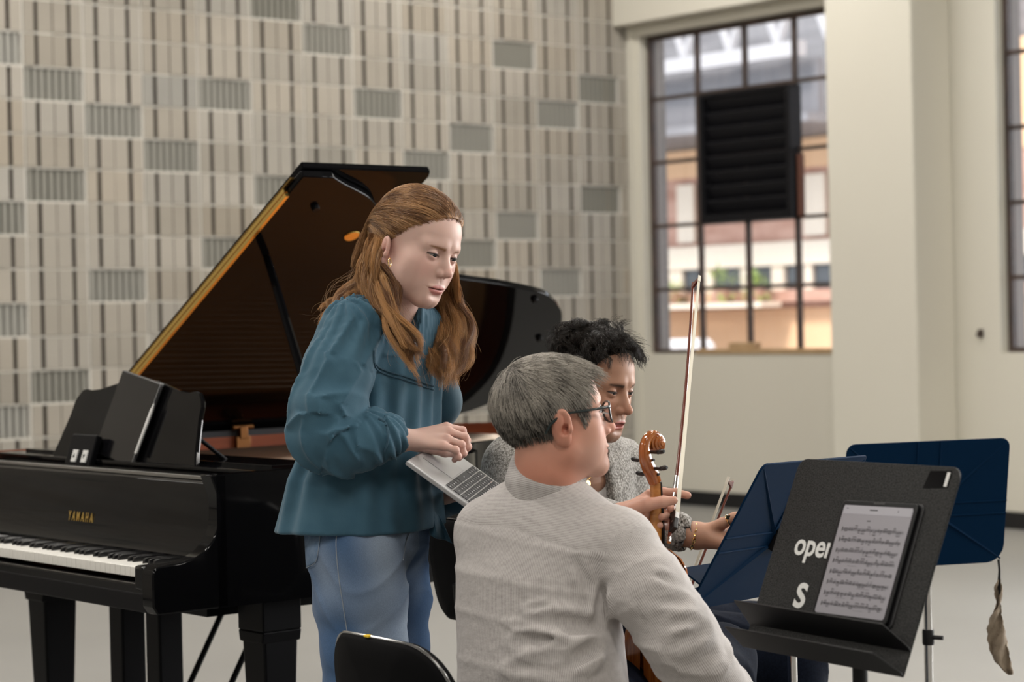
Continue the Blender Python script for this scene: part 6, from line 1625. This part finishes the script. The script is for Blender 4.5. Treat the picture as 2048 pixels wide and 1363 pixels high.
# tablet on the black stand
def on_plane(px, py, off): return PPL(px, py, BO+BR[:, 2]*off, BR[:, 2])
tl, tr, bl = on_plane(1686, 999, .012), on_plane(1838, 1007, .012), on_plane(1609, 1226, .012)
tx = tr-tl; tw = np.linalg.norm(tx); TR_ = frame(z=BR[:, 2], x=tx); thh = abs((bl-tl)@TR_[:, 1])+.004
ta = thing('tablet', 'tablet showing sheet music on the black music stand', 'tablet', tl, TR_)
mb = MB(); mb.prism([(x, y-thh, -.007) for x, y in rrect(tw, thh, .010)], (0, 0, .007)); bd_ = mb.build('body', mat('tablet_shell', (.006, .006, .007), .35, spec=.2), ta, smooth=0, bevel=.0015)
mb = MB(); mb.prism([(x-.004, y-thh-.004, -.012) for x, y in rrect(tw+.012, thh+.006, .012)], (0, 0, .005)); mb.build('case', m_case, ta, smooth=0, bevel=.002)
bz = .0092; sw_, shh = tw-2*bz, thh-2*bz
m_page = mat('screen_page', (.20, .19, .205), .3, emit=(.50, .47, .50, .10)); m_ink = mat('screen_ink', (.02, .018, .02), .4)
mb = MB(); mb.prism([(bz+x, y-thh+bz, 0) for x, y in rrect(sw_, shh, .006)], (0, 0, .0004)); pg = mb.build('screen', m_page, ta, smooth=0)
mb = MB(); mb.box((bz+sw_/2, -bz-.008, .0006), (sw_*.98, .016, .0003)); mb.build('toolbar', mat('screen_bar', (.26, .25, .27), .3, emit=(.56, .54, .57, .13)), pg, smooth=0)
ink = MB(); rg = np.random.default_rng(3)
def inkbox(x, y, w, h): ink.box((bz+x, -bz-y, .00075), (w, h, .0002))
inkbox(sw_*.45, .0075, .022, .0022); inkbox(sw_*.80, .0075, .002, .003); inkbox(sw_*.42, .028, .010, .0018); inkbox(.012, .006, .006, .001)
for r in range(10):
    y0 = .043+r*.0236*thh/.262
    if y0 > shh-.012: break
    x0, x1 = sw_*.06, sw_*.95
    for k in range(5): inkbox((x0+x1)/2, y0+k*.0011, x1-x0, .00022)
    inkbox(x0+.0015, y0+.0022, .0016, .0085); x = x0+.008
    while x < x1-.004:
        g = rg.integers(2, 5); hgt = rg.uniform(.0045, .007); up_ = rg.uniform() < .6; dx = rg.uniform(.0022, .0034); ys_ = y0+.0022+rg.uniform(-.002, .002)
        for k in range(g):
            yy = ys_+rg.uniform(-.0012, .0012); inkbox(x+k*dx, yy, .0017, .0012); inkbox(x+k*dx+(.0007 if up_ else -.0007), yy+(-hgt/2 if up_ else hgt/2), .00028, hgt)
        if g > 2: inkbox(x+(g-1)*dx/2, ys_+(-hgt if up_ else hgt), (g-1)*dx, .0008)
        x += g*dx+rg.uniform(.001, .0035)
    if rg.uniform() < .8: inkbox(rg.uniform(.3, .7)*sw_, y0+.0098, rg.uniform(.015, .035), .0003)
ink.build('sheet_music', m_ink, pg, smooth=0)
mb = MB(); mb.box((tw/2, -.0035, .0005), (.03, .003, .0004)); mb.build('camera_notch', m_ink, bd_, smooth=0)
# navy folding stands, backs toward the camera
def navy_stand(label, O, R, w, h, shelves, corners, pole_px, pole_y, top_z, azi):
    s = thing('music_stand', label, 'music stand', O, R, None)
    # a folded sheet: shallow facets meeting at the creases
    cx, cy = w*.5, h*.45; rx_, ry_ = w*.07, h*.05
    pts = rrect(w, h, .022, corners); 
    mb = MB(); mb.prism([(x, y, -.004) for x, y in pts], (0, 0, .005)); d = mb.build('desk', m_navy, s, smooth=0, bevel=.0015)
    mb = MB(); e = .006
    for (sx, sy) in ((0, 0), (1, 0), (1, 1), (0, 1)):
        a_ = np.array([w*(.02 if sx == 0 else .98), h*(.03 if sy == 0 else .97), .001]); b_ = np.array([cx+(rx_ if sx else -rx_), cy+(ry_ if sy else -ry_), .001])
        dv = (b_-a_)/np.linalg.norm(b_-a_); nv = np.array([-dv[1], dv[0], 0])*e
        mb.add([a_-nv*.4, a_+nv*.4, b_+nv, b_-nv, a_+[0, 0, .0012], b_+[0, 0, .0065]], [(0, 4, 5, 3), (4, 1, 2, 5), (0, 1, 4), (3, 5, 2), (0, 3, 2, 1)])
    mb.build('crease', m_navy, d, smooth=0)
    mb = MB()
    for x in (cx-rx_, cx+rx_): mb.box((x, (cy+ry_+h)/2, .0015), (.005, h-cy-ry_, .004)); 
    for y in (cy-ry_, cy+ry_): mb.box(((cx+rx_+w)/2, y, .0015), (w-cx-rx_, .005, .004)); mb.box(((cx-rx_)/2, y, .0015), (cx-rx_, .005, .004))
    mb.build('fold_line', m_navy, d, smooth=0, bevel=.0015)
    mb = MB(); mb.box((cx, cy, .010), (.05, .05, .022)); mb.build('hub', m_blk, s, smooth=0, bevel=.004)
    if shelves:
        mb = MB(); mb.prism([(.005, .012, -.004), (w-.005, .012, -.004), (w-.005, .016, -.030), (w-.02, .016, -.045), (.02, .016, -.045), (.005, .016, -.030)], (0, .004, 0)); mb.build('shelf', m_navy, s, smooth=0, bevel=.001)
        mb = MB(); mb.prism([(.0, .062, -.004), (w, .062, -.004), (w, .064, -.040), (w-.02, .066, -.056), (.02, .066, -.056), (.0, .064, -.040)], (0, .004, 0)); mb.build('shelf', m_navy, s, smooth=0, bevel=.001)
    pp = P(*pole_px, pole_y); stand_foot(s, None, None, np.array([pp[0], pp[1], top_z]), m_chrome, .0115, azi=azi)
    return s
NX, NY = np.array([.548, .835, -.030]), np.array([.440, -.245, .863]); NR = frame(x=NX, y=NY)
navy_stand('navy folding music stand with two shelves beside the reaching hand', P(1374, 1222, 4.40), NR, .51, .352, True, (.25, .6, .6, .9), (1585, 1330), 4.62, .70, .9)
N2X = np.array([.965, .26, .004]); N2Y = np.array([.05, -.16, .985]); N2R = frame(x=N2X, y=N2Y)
navy_stand('navy folding music stand farthest to the right with a cloth hanging from its corner', P(1682, 1142, 5.55), N2R, .462, .335, False, (.9, 2.2, 1.1, 1.1), (1856, 1250), 5.60, .80, .2)
# strip of brown cloth on a black strap hanging from the corner of the far stand
CY = 5.53
cl = thing('cloth_strip', 'crumpled brown cloth strip hanging on a black strap from the navy stand', 'cloth', P(1997, 1128, CY))
mb = MB(); mb.tube([P(1997, 1118, CY), P(1999, 1140, CY-.004), P(1998, 1168, CY-.004), P(2001, 1196, CY-.012)], [.0035, .003, .0045, .002], 8); mb.build('strap', m_blk, cl, world=True)
m_brown = mat('brown_cloth', (.25, .20, .145), .9, noise=(40, .7, (.17, .13, .09)), bump=(160, .5, .003))
ky = [1158, 1172, 1186, 1200, 1215, 1232, 1255, 1280, 1305, 1325, 1342, 1349]; kl = [1996, 1989, 1988, 1993, 1991, 1981, 1974, 1975, 1981, 1992, 2009, 2017]; kr = [2001, 2004, 2006, 2002, 2002, 2004, 2009, 2014, 2018, 2022, 2026, 2025]
V = []; nu = 22
for i in range(50):
    t = i/49*(len(ky)-1); y = np.interp(t, range(len(ky)), ky); l, r_ = np.interp(t, range(len(ky)), kl), np.interp(t, range(len(ky)), kr)
    for j in range(nu):
        a_ = 2*PI*j/nu; xx = (l+r_)/2+(r_-l)/2*math.cos(a_); V.append(P(xx+1.2*math.sin(y*.3+j), y, CY+.012*math.sin(a_)*min(1, (r_-l)/20)+.010*math.sin(a_*3+y*.08)))
mb = MB(); mb.grid(np.array(V), nu, 50, closed_u=True); mb.f += [list(range(nu)), [49*nu+j for j in range(nu)]]; mb.m += [0, 0]; mb.build('cloth', m_brown, cl, world=True, smooth=180)

# ------------------------------------------------------------------ chairs
m_seat = mat('black_upholstery', (.003, .003, .0035), .7, spec=.08); m_edge = mat('chrome_edge', (.30, .30, .30), .2, metal=1.)
def chair(label, c, ang, top, seat=.455, group=None, sticker=False, bw_=.41, bh_=.30, lean=.14):
    """c: floor point under the backrest; ang: direction the sitter faces"""
    R = rotz(ang-PI/2); ch = thing('chair', label, 'chair', (c[0], c[1], 0), R, group)
    # local: y forward, x to the sitter's right
    def bk(x, z, off): return np.array([x, -(z-top+bh_)*lean+off-.10*(1-(x/(bw_/2))**2)*.35, z])
    out = rrect(bw_, bh_, .085, (1, 1, 1.25, 1.25), 8); out = [(x-bw_/2, z+top-bh_) for x, z in out]; n = len(out)
    def shell(off, grow_): return [bk(x*grow_, (z-(top-bh_/2))*grow_+top-bh_/2, off) for x, z in out]
    mb = MB(); rings = [shell(.032, .4), shell(.030, .75), shell(.024, .93), shell(.012, 1.0), shell(-.006, 1.0), shell(-.014, .95), shell(-.017, .7), shell(-.017, .3)]
    mb.grid(np.vstack(rings), n, len(rings), closed_u=True); mb.f += [list(range(n)), [(len(rings)-1)*n+j for j in range(n)]]; mb.m += [0, 0]; b = mb.build('backrest', m_seat, ch, smooth=60)
    mb = MB(); mb.tube(shell(-.004, 1.010), .0032, 8, closed=True); mb.build('edge_trim', m_edge, b)
    if sticker:
        mb = MB(); q = bk(-bw_*.10, top, 0); mb.box(q+np.array([.02, .0, .0025]), (.016, .012, .004)); mb.build('yellow_sticker', mat('yellow_tape', (.75, .50, .02), .5), b, smooth=0, bevel=.001)
    mb = MB(); so_ = rrect(.44, .42, .07, n=6); so_ = [(x-.22, y+.03) for x, y in so_]; ns = len(so_)
    def sr(s, z): return [np.array([x*s, (y-.24)*s+.24, z]) for x, y in so_]
    rg_ = [sr(.5, seat-.055), sr(.97, seat-.055), sr(1, seat-.04), sr(1, seat-.015), sr(.97, seat-.003), sr(.85, seat+.002), sr(.4, seat)]
    mb.grid(np.vstack(rg_), ns, len(rg_), closed_u=True); mb.f += [list(range(ns)), [(len(rg_)-1)*ns+j for j in range(ns)]]; mb.m += [0, 0]; mb.build('seat', m_seat, ch, smooth=60)
    mb = MB(); mb.tube([(0, .10, seat-.06), (0, -.02, seat-.05), (0, -.055, seat+.03), bk(0, top-bh_*.6, -.03)], [.014]*4, 10, up=[1, 0, 0]); mb.build('back_bar', m_blk, ch)
    for sx in (-1, 1):
        for y0, y1 in ((.07, .0), (.40, .44)):
            mb = MB(); mb.tube([(sx*.17, y0, seat-.055), (sx*.205, y1, .012)], .011, 10); lg_ = mb.build('leg', m_blk, ch)
            mb = MB(); mb.lathe([(.013, 0), (.014, .012), (.012, .02)], (sx*.205, y1, 0), 12); mb.build('foot_cap', m_seat, lg_)
    return ch
chair('black chair with chrome-edged backrest and a yellow sticker, behind the striped shirt', (-.215, 4.14), math.atan2(.60, .80)*1.0+.0, .745, seat=.455, sticker=True, bw_=.40)
chair('black chair with a chrome-edged backrest between the jeans and the striped shirt', (-.075, 5.13), math.atan2(.55, .84), .872, seat=.478, bh_=.245)
